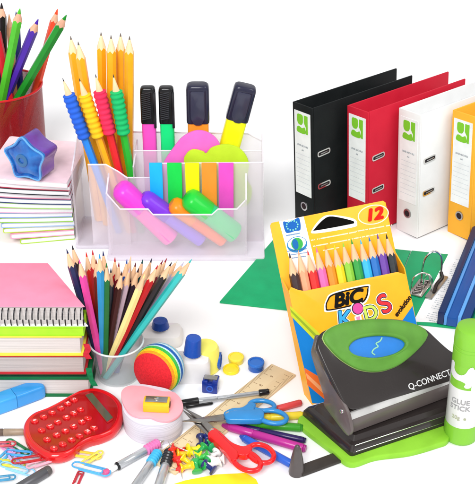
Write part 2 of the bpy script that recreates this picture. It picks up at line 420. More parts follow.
# hang hole
flat([(312.5, 229), (322, 217.5), (332, 215), (353, 218.5), (357, 224), (352, 227.5), (315, 233.5)], zb+.02, .2, 'hang_hole_border', WHT, bx, 4)
flat([(314.5, 229), (324, 219), (332.5, 216.4), (351, 220.3), (354, 222.5), (350, 224.3), (317, 230.3)], zb+.24, .2, 'hang_hole', mat('hang_black', '0C0B09', rough=.7, spec=.03), bx, 4)
# 12 in an oval
oc = Vector(Bb(373.2, 214.7)); oa = ell(oc.x, oc.y, 14.5, 8.2, 40)
ob_ = ell(oc.x, oc.y, 13.6, 7.4, 40)
MB().loft([[(p.x, p.y, zb+.05) for p in oa], [(p.x, p.y, zb+.35) for p in oa], [(p.x, p.y, zb+.35) for p in ob_], [(p.x, p.y, zb+.05) for p in ob_]], wrap=True).build('oval_outline', ink('FFF1C9'), bx)
text('12', 13.5, ink('CF1F14'), bx, T(oc.x, oc.y-.2, zb+.5), name='number', bold=.75, shear=.25, sx=1.25)
# front panel printing
fz = .04
def Fp(px, py): return Vector(B(px, py, 0))
# coloured lower art: lime band, blue field, orange pencil, chamfer on the right
flat([(291.2, 312), (318, 337), (330, 352), (420, 352), (412, 309), (400, 326), (380, 345), (330, 360), (311, 403), (311.2, 402)][:3]+[(325, 404), (312.2, 403.2)], fz, .15, 'blue_field', ink('1478C4'), bx)
flat([(290, 306), (291, 316), (322, 348), (334, 350), (318, 332)], fz+.17, .15, 'lime_band', ink('C3CB2E'), bx)
flat([(290.4, 309), (291, 312), (323, 345), (326, 344)], fz+.34, .1, 'lime_band_edge', ink('8FA52A'), bx)
flat([(304.5, 368), (307.5, 385), (330, 404), (336, 402), (333, 385)], fz+.17, .15, 'orange_pencil_print', ink('EE6F2C'), bx)
flat([(306, 373), (306.8, 378), (328, 398), (331, 396)], fz+.34, .1, 'orange_pencil_shine', ink('F6A36B'), bx)
flat([(412.5, 306), (418, 330), (399, 334), (398.5, 326)], fz, .15, 'blue_corner', ink('1478C4'), bx)
# logo lozenge
def flat2(pxs, z, nm, m, sm=5, th=.12): return flat(pxs, z, th, nm, m, bx, sm)
flat2([(326, 300), (333, 292.5), (366, 284.5), (370, 288), (368, 299), (360, 305.5), (329, 312), (324, 309)], fz, 'logo_outline', WHT)
flat2([(327, 300.5), (334, 293.5), (365, 286), (368.5, 288.8), (366.5, 298.5), (359, 304.2), (330, 310.6), (325.6, 308)], fz+.14, 'logo_border', ink('1A1510'))
flat2([(328.3, 301), (335, 294.8), (364.5, 287.4), (367, 289.6), (365, 297.8), (358, 302.9), (330.5, 309.2), (327, 306.8)], fz+.28, 'logo_field', ink('F6A21A'))
lc = Fp(347, 298.5)
text('BiC', 14.8, ink('0D0B0A'), bx, T(lc.x, lc.y-.4, fz+.5), name='brand_lettering', bold=.75, shear=.25, sx=1.2)
# kids lettering
for ch, px, py, h_, rot, sz in (('K', 345.0, 319.5, '39A7DE', -.12, 19), ('D', 370.5, 313.5, 'C9DB5A', .05, 17), ('S', 384.5, 304.5, 'D8343A', .28, 22)):
    c = Fp(px, py)
    text(ch, sz, WHT, bx, T(c.x, c.y, fz+.1) @ RZ(rot), name='letter_halo', bold=1.55, sx=1.05)
    text(ch, sz, ink('1D2B4A'), bx, T(c.x, c.y, fz+.25) @ RZ(rot), name='letter_outline', bold=1.0, sx=1.05)
    text(ch, sz, ink(h_), bx, T(c.x, c.y, fz+.42) @ RZ(rot), name='letter', bold=.35, sx=1.05)
c = Fp(357.5, 308.5)
MB().prism(ell(c.x, c.y, 6.2, 6.0), fz+.3, fz+.42).build('dot_halo', WHT, bx)
MB().prism(ell(c.x, c.y, 5.3, 5.1), fz+.43, fz+.55).build('dot_outline', ink('1D1A1A'), bx)
MB().prism(ell(c.x, c.y, 4.6, 4.4), fz+.56, fz+.7).build('letter_dot', ink('D64A9B'), bx)
c = Fp(358.3, 319.5)
MB().box(c.x-3, c.x+3, c.y-7, c.y+3, fz+.1, fz+.2).build('letter_halo', WHT, bx)
MB().box(c.x-1.6, c.x+1.6, c.y-7, c.y+2.5, fz+.22, fz+.4).build('letter', ink('E58BB8'), bx)
c = Fp(403, 306); text('evolution', 5.6, ink('2B1B10'), bx, T(c.x, c.y, fz+.1) @ RZ(.66), bold=.28, name='side_lettering')
# twelve pencils standing in the carton
pc = [('3A2628', 'dark brown'), ('F2A27A', 'peach'), ('DE2B26', 'red'), ('E46BB0', 'pink'), ('F5902A', 'orange'), ('F8D21E', 'yellow'),
      ('8CC63C', 'light green'), ('2E9A3E', 'green'), ('35B4E8', 'light blue'), ('1F6DBB', 'blue'), ('6B3FA0', 'purple'), ('20282C', 'black')]
Bz = -TB/2 - .6
for i, (h_, nm) in enumerate(pc):
    tipx = [284.5+1.0, 293, 307.2, 317, 327, 336.5, 343.5, 354, 361.5, 371.5, 379.5, 388.5][i]
    x = 9.6+i*(BXW-17.4)/11
    tp = Vector((x, BXL-27+.9*sin(i*2.1), Bz)); bs_ = Vector((x, 1.6, Bz))
    pos = ('at the left end' if i == 0 else 'at the right end' if i == 11 else 'next to the %s one' % pc[i-1][1])
    pencil(bM @ tp, bM @ bs_, paint(h_), 'short %s pencil standing in the yellow carton, %s' % (nm, pos), r=3.95, group='pencils in the yellow carton',
           lead=mat('lead_'+h_, h_, rough=.6), tl=3.2, cone=19, roll=pi/6, wood=WOOD)

# ================================================================== hole punch
hpsi = radians(29)
ho = at(350.5, 466.5)
hM = T(ho.x, ho.y, 0) @ RZ(hpsi)
hp = thing('hole_punch', hM, 'dark grey two hole punch with green base mat and green oval handle pad', 'hole punch')
hI = hM.inverted(); XA = hM.to_3x3() @ Vector((1, 0, 0))
def H(px, py, z): p = hI @ at(px, py, z); return Vector((p.x, p.y))
DK = mat('punch_dark', '2B2625', rough=.28, var=.05, coat=.28, vscale=20, spec=.3)
DK2 = mat('punch_brown_grey', '5E5453', rough=.3, var=.06, coat=.15, vscale=20)
GRN = mat('punch_green', '86C232', rough=.42, var=.05, bump=.08); GRN2 = mat('punch_green_pad', '558B32', rough=.5, var=.06, bump=.1)
HL = 128
mato = [H(350, 467, 1.5), H(376, 460, 1.5), H(410, 455.5, 1.5), H(438, 447.5, 1.5), H(448, 443, 1.5), H(454, 430, 1.5), H(475, 420, 1.5), H(490, 385, 1.5),
        H(420, 385, 1.5), H(335, 408, 1.5), H(306, 417, 1.5), H(298, 422.5, 1.5), H(301.5, 430.5, 1.5), H(330, 452.5, 1.5)]
MB().prism(smooth_closed(mato, 5), 0, 5.5).build('base_mat', GRN, hp, bev=1.2)
# steel base: tapered block with stepped top
b0 = [H(351, 457, 5.5), H(512, 403, 5.5), H(470, 366, 5.5), H(301.5, 414.5, 5.5)]
def inset(pts, d):
    out = []; m = len(pts); c = sum((Vector(p) for p in pts), Vector((0, 0)))/m
    for i in range(m):
        p = Vector(pts[i]); a = (Vector(pts[i-1])-p).normalized(); b = (Vector(pts[(i+1) % m])-p).normalized()
        out.append(p+(a+b)*d/ max(.3, abs(a.x*b.y-a.y*b.x)))
    return out
b1 = inset(b0, .3); b2 = inset(b0, 2.4); b3 = inset(b0, 5.5); b4 = inset(b0, 7.5)
rr = lambda p, z, r=2.5: [(v.x, v.y, z) for v in rounded(p, r, 4)]
MB().loft([rr(b0, 5.6), rr(b1, 9.5), rr(b2, 13.5), rr(b3, 14.2), rr(b4, 18), ]).build('base_tray', mat('tray_dark', '2E2827', rough=.16, var=.08, vscale=12, coat=.45), hp, ang=25)
# highlights on the tray edges, put in as thin chrome lines
MB().tube([(b2[0].x+2, b2[0].y-.6, 13.6), (b2[1].x-4, b2[1].y-.6, 13.6)], .28, 6).build('edge_highlight', CHROME, hp)
MB().tube([(b1[0].x+4, b1[0].y-.3, 8.9), (b1[1].x-4, b1[1].y-.3, 8.9)], .22, 6).build('edge_highlight', CHROME, hp)
# inner punch housing
MB().box(18, HL-14, 22, 44, 18, 34).build('punch_housing', DK2, hp, bev=1.5)
for x in (34, 94):
    MB().cyl((x, 26, 14), (x, 26, 40), 5.5, n=20).build('punch_pin', STEEL, hp)
# handle slab: a sloping plane from the front crease upwards and back
cr = Vector((3, 11, 41)); sl = Vector((0, cos(radians(46)), sin(radians(46))))
slw = hM.to_3x3() @ sl; crw = hM @ cr; nw = XA.cross(slw).normalized()
SM = frame(cr, x=(1, 0, 0), y=sl)             # slab frame inside the punch frame
SMI = (hM @ SM).inverted()
def K(px, py, z=0.0): p = SMI @ onplane(px, py, crw+nw*z, nw); return Vector((p.x, p.y))
slab = [K(348, 412), K(400, 396.5), K(452, 380.5), K(480, 372), K(478, 362), K(452, 352.5), K(438, 340), K(426, 328), K(402, 319), K(368, 318), K(336, 325), K(320, 333),
        K(316, 345), K(325, 366)]
so_ = rounded(slab, 9, 4)
def ring(pts, z, d=0):
    c = sum((Vector(p) for p in pts), Vector((0, 0)))/len(pts)
    return [((p-c).x*(1-d)+c.x, (p-c).y*(1-d)+c.y, z) for p in pts]
MB().loft([ring(so_, -9, .03), ring(so_, -1.6), ring(so_, -.5, .006), ring(so_, 0, .02)], SM).build('handle', DK, hp, ang=50)
# bright bevel strip and lip below the crease
e0 = Vector((so_[0].x, 0)); xL, xR = K(348, 412).x, K(480, 372).x
lip = MB()
Lp = SM.inverted()
c0 = SM @ Vector((xL+1, 0, -.5)); c1 = SM @ Vector((xR, 0, -.5))
def strip(y0, z0, y1, z1, th, nm, m):
    b = MB(); b.loft([[(c0.x, c0.y+y0, c0.z+z0), (c0.x, c0.y+y1, c0.z+z1), (c0.x, c0.y+y1+th, c0.z+z1), (c0.x, c0.y+y0+th, c0.z+z0)],
                      [(c1.x, c1.y+y0, c1.z+z0), (c1.x, c1.y+y1, c1.z+z1), (c1.x, c1.y+y1+th, c1.z+z1), (c1.x, c1.y+y0+th, c1.z+z0)]])
    return b.build(nm, m, hp, bev=.3)
strip(-.4, -.2, -1.8, -5.5, 2, 'front_strip', mat('punch_strip', (.55, .54, .53), rough=.3, metal=.6, var=.08))
strip(-1.6, -5.7, 1.0, -21, 2, 'front_lip', DK2)
# side arm
nx = XA; arm_px = [(318, 332), (314.5, 342), (311.5, 352), (326, 399), (324, 404), (345, 432), (350, 436.5), (352.5, 431), (351, 413), (343, 397), (330, 368)]
for x0, flip in ((3, 0), (86, 1)):
    P0 = hM @ Vector((3.0, 0, 0)); pts = []
    for a in arm_px:
        p = hI @ onplane(*a, P0, nx); q_ = (p.y, p.z)
        if a in ((318, 332), (343, 397), (330, 368), (351, 413)): q_ = (p.y+2.2, p.z-2.0)
        pts.append(q_)
    if flip: pts = [(18, 16), (52, 22), (62, 52), (44, 58), (14, 34)]
    MB().prism(rounded(pts, 4, 3), x0-1.2, x0+1.6, frame((0, 0, 0), x=(0, 1, 0), y=(0, 0, 1))).build('side_arm', DK2, hp, bev=.5)
p = hI @ onplane(342.5, 411, hM @ Vector((1.6, 0, 0)), nx)
MB().cyl((p.x-1.6, p.y, p.z), (p.x+2, p.y, p.z), 1.8, n=16).build('pivot_pin', CHROME, hp, bev=.4)
# green pad with blue inlay
pad = smooth_closed([K(322, 338), K(330, 328), K(350, 321.5), K(375, 319.5), K(400, 321), K(418, 326), K(427, 333.5), K(424, 342), K(413, 354), K(397, 366), K(378, 372), K(358, 370), K(340, 360), K(328, 348)], 5)
inl = [Vector(p) for p in smooth_closed([K(347, 349), K(352, 342), K(362, 338.2), K(378, 336.5), K(393, 338), K(403, 342.5), K(402, 348), K(393, 354), K(378, 358), K(364, 358), K(352, 355)], 6)]
cpad = sum(pad, Vector((0, 0)))/len(pad); ci = sum(inl, Vector((0, 0)))/len(inl)
def resamp(pts, n, c):                      # polar resample so that two outlines loft cleanly
    out = []
    for k in range(n):
        a = 2*pi*k/n; d = Vector((cos(a), sin(a))); best = None
        for i in range(len(pts)):
            p, q_ = Vector(pts[i])-c, Vector(pts[(i+1) % len(pts)])-c; e = q_-p; den = d.x*e.y-d.y*e.x
            if abs(den) < 1e-9: continue
            t = (p.x*e.y-p.y*e.x)/den; s_ = (p.x*d.y-p.y*d.x)/den
            if t > 0 and -1e-6 <= s_ <= 1+1e-6: best = t if best is None else max(best, t)
        out.append(c+d*(best or 1))
    return out
N = 72
po_, pi_ = resamp(pad, N, ci), resamp(inl, N, ci)
def mixr(t, z, sc=1): return [((po_[k].lerp(pi_[k], t)).x, (po_[k].lerp(pi_[k], t)).y, z) for k in range(N)]
MB().loft([mixr(0, -1), mixr(0, 1.2), mixr(.02, 2.4), mixr(.08, 3.2), mixr(.3, 3.9), mixr(.78, 3.6), mixr(.84, 4.4), mixr(.93, 4.4), mixr(1, 3.2), mixr(1.0, .2)], SM, caps=(0, 0)).build('handle_pad', GRN2, hp, ang=60)
MB().loft([mixr(-.015, -.6), mixr(-.015, .7), mixr(.0, 1.1)], SM, caps=(0, 1)).build('pad_rim', mat('pad_rim', '9BB46A', rough=.4), hp, ang=60)
MB().prism([(p.x, p.y) for p in pi_], .2, 1.5, SM).build('blue_window', mat('blue_window', '0F6FC0', rough=.25, var=.05), hp)
sq = smooth_open([(*K(381, 338), 1.7), (*K(379, 341.5), 1.7), (*K(375, 344), 1.7), (*K(377, 347), 1.7), (*K(373, 349.5), 1.7), (*K(371, 353), 1.7), (*K(374, 355.5), 1.7)], 6)
MB().tube(sq, .55, 6, M=SM).build('window_line', ink('8FC9A8'), hp)
kc = K(424.5, 381); ke = K(452, 372.8)
text('Q-CONNECT', 6.6, mat('silver_print', (.72, .72, .72), rough=.4), hp, SM @ T(K(408.5, 388).x, K(408.5, 388).y+.3, .25), bold=.03, ext=.1, name='brand_lettering', sx=1.0, align='LEFT')
# paper guide arm with cone knob
a0, a1 = H(299, 470.5, 3), H(350, 452, 3)
ga = (a1-a0).normalized(); gn = Vector((-ga.y, ga.x))*5.2
MB().prism([a0-gn, a1+ga*18-gn, a1+ga*18+gn, a0+gn], .6, 3.0).build('paper_guide', mat('guide_dark', '37322F', rough=.35, var=.08), hp, bev=.5)
gk = H(296.5, 473, 0)
MB().lathe([(5.8, .1), (6.0, 2), (5.5, 5), (4.6, 14), (3.0, 22), (1.5, 26), (.3, 27)], 28, T(gk.x, gk.y, 0)).build('guide_knob', mat('guide_knob', '4C4544', rough=.3, coat=.4, var=.05), hp, ang=50)

# ================================================================== glue stick
gp = at(460, 436)
gs = thing('glue_stick', T(gp.x, gp.y, 0), 'white and green glue stick standing upright in front of the hole punch', 'glue stick')
GG = mat('glue_green', '7CBB33', rough=.38, var=.03, vscale=25, coat=.2); GW = mat('glue_white', 'DEDBDC', rough=.35, var=.02, coat=.25)
GH = 103; gR = 12.9
def gz(z): return z if z < 17 else 17+(z-17)*(GH-17)/(119-17)
kb = MB(); n = 64
def knurl(r, d): return [(r-(d if j % 2 else 0))*1.0 for j in range(n)]
rk = [[((q_)*cos(2*pi*j/n), (q_)*sin(2*pi*j/n), z) for j, q_ in enumerate(knurl(r, d))] for r, d, z in ((11.6, .0, 0), (12.9, .35, 1.2), (13.1, .5, 3), (13.1, .5, 15), (12.7, .2, 16.8), (12.6, 0, 17))]
kb.loft(rk).build('base_knob', GG, gs, ang=70)
MB().lathe([(12.55, gz(17)), (12.75, gz(17.4)), (12.75, gz(83))], 48, caps=(0, gz(0))).build('tube_label', GW, gs)
cp = MB(); cp.lathe([(12.85, gz(83)), (12.9, gz(83.4)), (12.9, gz(97)), (12.6, gz(97.3)), (12.6, gz(97.9)), (12.9, gz(98.2)), (12.9, gz(100.5)), (12.6, gz(100.8)), (12.6, gz(101.4)), (12.95, gz(101.8)), (12.95, gz(110)), (12.7, gz(112)), (12.3, GH-4), (11.6, GH-1.4), (10, GH-.3), (0.2, GH)], 56)
cp.build('cap', GG, gs, ang=40)
def curved(pts2, R_, nm, m, th=.25, a0=0.0, sub=1):
    """outline (arc length, z) wrapped on the tube facing the camera, made from small quads"""
    bm = bmesh.new(); vs = [bm.verts.new((p[0], p[1], 0)) for p in pts2]; f = bm.faces.new(vs)
    bmesh.ops.triangulate(bm, faces=[f])
    for _ in range(3): bmesh.ops.subdivide_edges(bm, edges=[e for e in bm.edges if e.calc_length() > 2.0], cuts=1, use_grid_fill=False); bmesh.ops.triangulate(bm, faces=bm.faces)
    mm = MB(); idx = {v: i for i, v in enumerate(bm.verts)}
    V_ = []
    for v in bm.verts:
        a = -pi/2 + v.co.x/R_ + a0; V_.append(((R_+th)*cos(a), (R_+th)*sin(a), gz(v.co.y)))
    mm.add(V_, [tuple(idx[v] for v in f.verts) for f in bm.faces]); bm.free()
    return mm.build(nm, m, gs, ang=60)
# white hand-like emblem on the green field
ea = -.42
curved([(-13, 60), (6.2, 60), (6.2, 84), (-13, 84)], 12.8, 'emblem_field', GG, .12, ea)
curved([Vector(p[:2]) for p in smooth_closed([(-12.8, 84.6), (-9.2, 84.6), (-8.9, 79), (-6, 75.6), (-2, 75.4), (1.0, 78.5), (3, 84.0), (6.4, 84.2), (6.4, 66), (3.0, 62.5), (.8, 64.2), (1.6, 67.4), (-2, 69), (-7.5, 69), (-12.8, 73)], 3)], 12.98, 'emblem_hand', GW, .2, ea)
def wraptext(s, size, z, m, a0, bold=0):
    t = text(s, size, m, gs, T(0, 0, 0), name='lettering', bold=bold, ext=0.02)
    for v in t.data.vertices:
        a = -pi/2 + v.co.x/(.01275) + a0; r = .01297+v.co.z; v.co = (r*cos(a), r*sin(a), gz(z)*S+v.co.y)
wraptext('GLUE', 6.0, 46, ink('979797'), -.47, .08); wraptext('STICK', 6.0, 39.2, ink('979797'), -.47, .08); wraptext('20g  e', 4.6, 28.5, ink('A9B08C'), -.45, .04)

exec_blocks = []
# ================================================================== desk organiser
ORG = mat('frosted_plastic', 'F2EAF4', rough=.3, var=.02, vscale=15, alpha=.29, coat=.1)
ORGF = mat('frosted_front', 'F2EAF4', rough=.3, var=.02, vscale=15, alpha=.2, coat=.12)
ORGE = mat('frosted_edge', 'F2ECF5', rough=.3, var=.02, alpha=.82)
og = at(110, 259); oy = og.y
OM = T(og.x, oy, 0)
orr = thing('desk_organiser', OM, 'frosted translucent desk organiser with stepped compartments holding pencils and markers', 'organiser')
OI = OM.inverted()
def O(px, py, Y): p = atY(px, py, oy+Y); return Vector((p.x-og.x, p.z))     # (x, z) on a vertical plane at depth Y
D1, D2, D3, D4 = 0, 27, 50, 78
def wall(pts, y0, th, nm, edge=True, parent=None):
    """upright panel parallel to the picture: pts (x, z)"""
    A = frame((0, y0, 0), x=(1, 0, 0), y=(0, 0, 1)) @ Matrix.Diagonal((1, 1, -1, 1))
    o_ = MB().prism([(p[0], p[1]) for p in pts], 0, th, A).build(nm, ORGF if nm == 'front_wall' else ORG, parent or orr)
    if edge:
        t = MB().tube([(p[0], y0+th/2, p[1]) for p in edge_pts(pts)], .85, 6); t.build('rim', ORGE, o_)
    return o_
def edge_pts(pts): return pts[1:-1] if len(pts) > 4 else [pts[0], pts[1], pts[2], pts[3]]
def side(x, y0, y1, z0a, z1a, z1b, th, nm):
    A = frame((x, 0, 0), x=(0, 1, 0), y=(0, 0, 1))
    o_ = MB().prism([(y0, 2), (y1, 2), (y1, z1b), (y0, z1a)], -th/2, th/2, A).build(nm, ORG, orr)
    MB().tube([(x, y0, z1a), (x, y1, z1b)], .8, 6).build('rim', ORGE, o_)
    return o_
xl, xr = O(78, 250, D2).x, O(262, 250, D2).x
fl, fr = O(110, 250, D1).x, O(246, 250, D1).x
# plinth
pl_ = MB().prism(rounded([(xl-1, D2-8), (fl-3, D2-8), (fl-3, -4), (xr+2, -4), (xr+2, D4+2), (xl-1, D4+2)], 3, 3), 0, 4.0)
pl_.build('base', mat('frosted_base', 'EDE6F2', rough=.35, alpha=.72, var=.02), orr, bev=.8)
# front tray wall with a dropped middle
wall([(fl, 2), (fl, O(110, 194, 0).y), (O(120, 209, 0).x, O(120, 209.5, 0).y), (O(148, 209, 0).x, O(148, 209.5, 0).y), (O(153, 215, 0).x, O(153, 215, 0).y), (O(212, 215, 0).x, O(212, 215, 0).y),
      (O(218, 209, 0).x, O(218, 209.5, 0).y), (O(237, 209, 0).x, O(237, 209.5, 0).y), (fr, O(246, 200, 0).y), (fr, 2)], D1, 1.6, 'front_wall')
hz = O(110, 194, 0).y
side(fl, D1, D2, 2, hz, hz+8, 1.6, 'side_wall'); side(fr, D1, D2, 2, O(246, 200, 0).y, hz+8, 1.6, 'side_wall')
# middle wall (holds sticky flags) and left front pencil pocket
mz = O(200, 163, D2).y
wall([(O(127, 180, D2).x, 2), (O(127, 180, D2).x, O(127, 178, D2).y), (O(150, 178, D2).x, O(127, 178, D2).y), (O(151, 170, D2).x, mz-1), (xr, mz), (xr, 2)], D2, 1.5, 'middle_wall')
wall([(O(88, 170, D2-6).x, 2), (O(88, 170, D2-6).x, O(88, 165, D2-6).y), (O(106, 170, D2-6).x, O(88, 165, D2-6).y), (O(118, 170, D2-6).x, O(118, 172, D2-6).y),
      (O(127, 170, D2-6).x, O(127, 178.5, D2-6).y), (O(127, 170, D2-6).x, 2)], D2-6, 1.5, 'pencil_pocket_wall')
side(xr, D2, D4, 2, mz, O(250, 134, D4).y, 1.6, 'side_wall'); 
side(xl+1, D2-6, D4, 2, O(88, 167, D2-6).y-4, O(78, 134, D4).y, 1.6, 'side_wall')
side(O(134, 180, D2).x, D2, D4, 2, mz-4, O(134, 140, D4).y, 1.4, 'divider')
z3 = O(200, 151, D3).y
wall([(O(134, 151, D3).x, 2), (O(134, 151, D3).x, z3), (xr, z3), (xr, 2)], D3, 1.4, 'inner_wall')
z4 = O(200, 134, D4).y
wall([(xl, 2), (xl, O(78, 132, D4).y), (O(132, 134, D4).x, z4+2), (O(248, 134, D4).x, z4), (xr, z4-8), (xr, 2)], D4, 1.6, 'back_wall')

def OW(px, py, Y, dz=0): p = atY(px, py, oy+Y); return Vector((p.x, p.y, p.z))
# sticky flags standing against the inside of the middle wall
for x0, x1, h_, nm in ((149, 162, '19B4EE', 'cyan'), (167, 181.5, '0FD24C', 'green'), (185, 199, 'F6F500', 'yellow'), (201.5, 216.5, 'F79330', 'orange'), (218.5, 233.5, 'E84FC4', 'magenta')):
    Yf = D2-4.5
    a, b = OW(x0, 163.5, Yf), OW(x1, 163.5, Yf); c = OW(x0, 208, Yf)
    hgt = a.z-c.z+10
    ob = MB().box(0, b.x-a.x, 0, 2.2, 0, hgt).build('sticky_flags', mat('flag_'+h_, h_, rough=.55, var=.03, bump=.05), bev=.2)
    place(ob, T(a.x, a.y, a.z-hgt)); tag(ob, '%s pad of sticky flags standing in the organiser' % nm, 'sticky notes', 'sticky flag pads in the organiser')
# felt pens lying across the front tray: body, rounded cap
def fatpen(a, b, r, h_, cap_h, label, grp, cap=.3):
    a, b = Vector(a), Vector(b); L = (b-a).length; M = zframe(a, b)
    root = thing('felt_pen', M, label, 'felt pen', grp)
    sc = lambda rr_, z: [(rr_*cos(2*pi*j/16)*1.15, rr_*sin(2*pi*j/16)*.9, z) for j in range(16)]
    MB().loft([sc(r*.8, 0), sc(r*.95, 1), sc(r, 3), sc(r, L*(1-cap))]).build('body', plastic(h_, .4), root, ang=40)
    MB().loft([sc(r*1.06, L*(1-cap)), sc(r*1.08, L*.9), sc(r*.95, L*.96), sc(r*.6, L)]).build('cap', plastic(cap_h, .4), root, ang=40)
    return root
grp = 'pens lying in the front tray'
for (x0, y0, x1, y1, z0, h_, h2, nm, r) in ((172, 240, 118, 186, 9, 'FF5FC0', 'E83FCF', 'pink', 11), (203, 243, 142, 196, 14, '8A62E8', '7A30D8', 'purple', 9),
                                     (225, 246, 171, 203, 18, 'FF7430', 'F78A14', 'orange', 9), (236, 234, 186, 196, 20, '16D07C', '18C83C', 'green', 11)):
    a = OW(x0, y0, D1+14); b = OW(x1, y1, D1+15)
    a.z = max(a.z, 4+r*1.1)
    fatpen(a, b, r, h_, h2, '%s felt pen lying slanted in the front tray of the organiser' % nm, grp, .42)
# sticky notes behind: pink round and lime cloud
def cutnote(pxs, Y, h_, label, th=2.5, bottom=None):
    P = [OW(px, py, Y) for px, py in pxs]; zmin = min(p.z for p in P); xm = sum(p.x for p in P)/len(P)
    pts = smooth_closed([(p.x-xm, p.z-zmin) for p in P], 5)
    ob = MB().prism(pts, 0, th, frame((0, 0, 0), x=(1, 0, 0), y=(0, 0, 1)) @ Matrix.Diagonal((1, 1, -1, 1))).build('cut_note_pad', mat('note_'+h_, h_, rough=.6, var=.03), bev=.2)
    place(ob, T(xm, oy+Y, zmin)); return tag(ob, label, 'sticky notes')
cutnote([(165, 205), (160, 185), (163, 165), (172, 150), (183, 137), (197, 131), (210, 134), (219, 143), (222, 158), (218, 175), (215, 205)], D3-5, 'EE6CCB', 'round bright pink note pad standing behind the sticky flags')
cutnote([(190, 205), (184, 165), (186, 155), (193, 150), (203, 152), (206, 154), (212, 148), (225, 145), (238, 148), (246, 156), (249, 166), (247, 180), (252, 190), (247, 205), (225, 208)], D3-10, 'BEE02C', 'lime green cloud shaped note pad standing behind the sticky flags')

# highlighters
def highlighter(cx, ytop, ycap, ybot, wpx, Y, h_, cap_h, label, tilt=0, clip=False, ribbed=False):
    top = OW(cx, ytop, Y); cap = OW(cx, ycap, Y); bot = OW(cx, ybot+28, Y)
    bz = 4.5; Lc = top.z-cap.z; L = (top.z-bz)/cos(tilt); w = wpx*(top-CAM).dot(DV)/F
    M = T(top.x-sin(tilt)*L, top.y, bz) @ RY(tilt)
    root = thing('highlighter', M, label, 'highlighter', 'highlighters in the organiser')
    hw, hd = w/2, w*.36
    def sec(sx_, z, r=.32): return [(p.x, p.y, z) for p in rrect(-hw*sx_, hw*sx_, -hd*sx_, hd*sx_, min(hw, hd)*r*2, 4)]
    zc = L-Lc
    MB().loft([sec(.85, 0), sec(.93, 1.5), sec(.93, zc+1)]).build('body', mat('hl_'+h_, h_, rough=.3, var=.02, coat=.2), root, ang=40)
    co = MB().loft([sec(1, zc), sec(1.02, zc+2), sec(1, L-5), sec(.95, L-1.8), sec(.82, L-.3), sec(.7, L)]).build('cap', plastic(cap_h, .18), root, ang=40)
    if ribbed:
        rb = MB()
        for k in range(14):
            z = zc+4+k*(Lc-9)/14; rb.loft([[(-hw*.8, -hd-.02, z), (hw*.35, -hd-.02, z+2.2), (hw*.35, -hd-.02, z+3.4), (-hw*.8, -hd-.02, z+1.2)], [(-hw*.8, -hd-.5, z+.4), (hw*.35, -hd-.5, z+2.6), (hw*.35, -hd-.5, z+3.0), (-hw*.8, -hd-.5, z+.8)]])
        rb.build('ribs', plastic('33353A', .2), co)
        MB().box(hw*.72, hw*1.05, -hd*1.25, -hd*.5, zc-4, L-4).build('clip', plastic('1B1B1F', .15), co, bev=.5)
    else:
        ct = rounded([(-hw*.62, zc+6), (-hw*.3, zc-1), (hw*.3, zc-1), (hw*.62, zc+6), (hw*.62, L-5), (-hw*.62, L-5)], 2.2, 4)
        MB().prism([(p.x, p.y) for p in ct], 0, 1.3, frame((0, -hd*.98, 0), x=(1, 0, 0), y=(0, 0, 1))).build('clip', plastic('35364A', .22), co, bev=.5)
    return root
highlighter(147.5, 86.5, 122, 150, 15.5, D4-9, 'FF58D0', '101013', 'pink highlighter with ribbed black cap, left of the green one', ribbed=True)
highlighter(166, 86.5, 122, 150, 15.5, D4-9, '14EE86', '101013', 'green highlighter with ribbed black cap, right of the pink one', ribbed=True)
highlighter(197.5, 83.5, 121, 140, 23, D4-11, 'FFA030', '24243A', 'orange highlighter with smooth dark cap standing upright')
highlighter(246, 85, 119.5, 150, 23, D4-11, 'F8FF18', '24243A', 'yellow highlighter with smooth dark cap leaning to the right', tilt=radians(14))

# plain yellow pencils in the back pocket
ypc = paint('F6AE1C', .35)
for i, (tx_, ty_, bx_, nm) in enumerate(((70.5, 36, 98, 'leftmost of the yellow pencils, leaning left'), (78, 41.5, 106, 'second yellow pencil, half behind the leftmost one'), (101, 32, 104, 'tallest of the yellow pencils, left one of the upright four'),
                                        (111, 35, 112, 'second of the four upright yellow pencils'), (120.5, 33, 121, 'third of the four upright yellow pencils'), (129.5, 36, 127, 'rightmost of the four upright yellow pencils'))):
    Y = D4-7-(i % 2)*9
    tp = OW(tx_, ty_, Y-(2 if i % 2 else 0)); b = OW(bx_, 200, Y); b.z = 5
    pencil(tp, b, ypc, 'plain %s, in the organiser' % nm, r=4.7, group='yellow pencils in the organiser', wood=WOODP, cone=17, roll=.15+.25*i, tl=2.6,
           lead=mat('lead_pale', '6D6258' if i != 5 else '2C2C30', rough=.5))
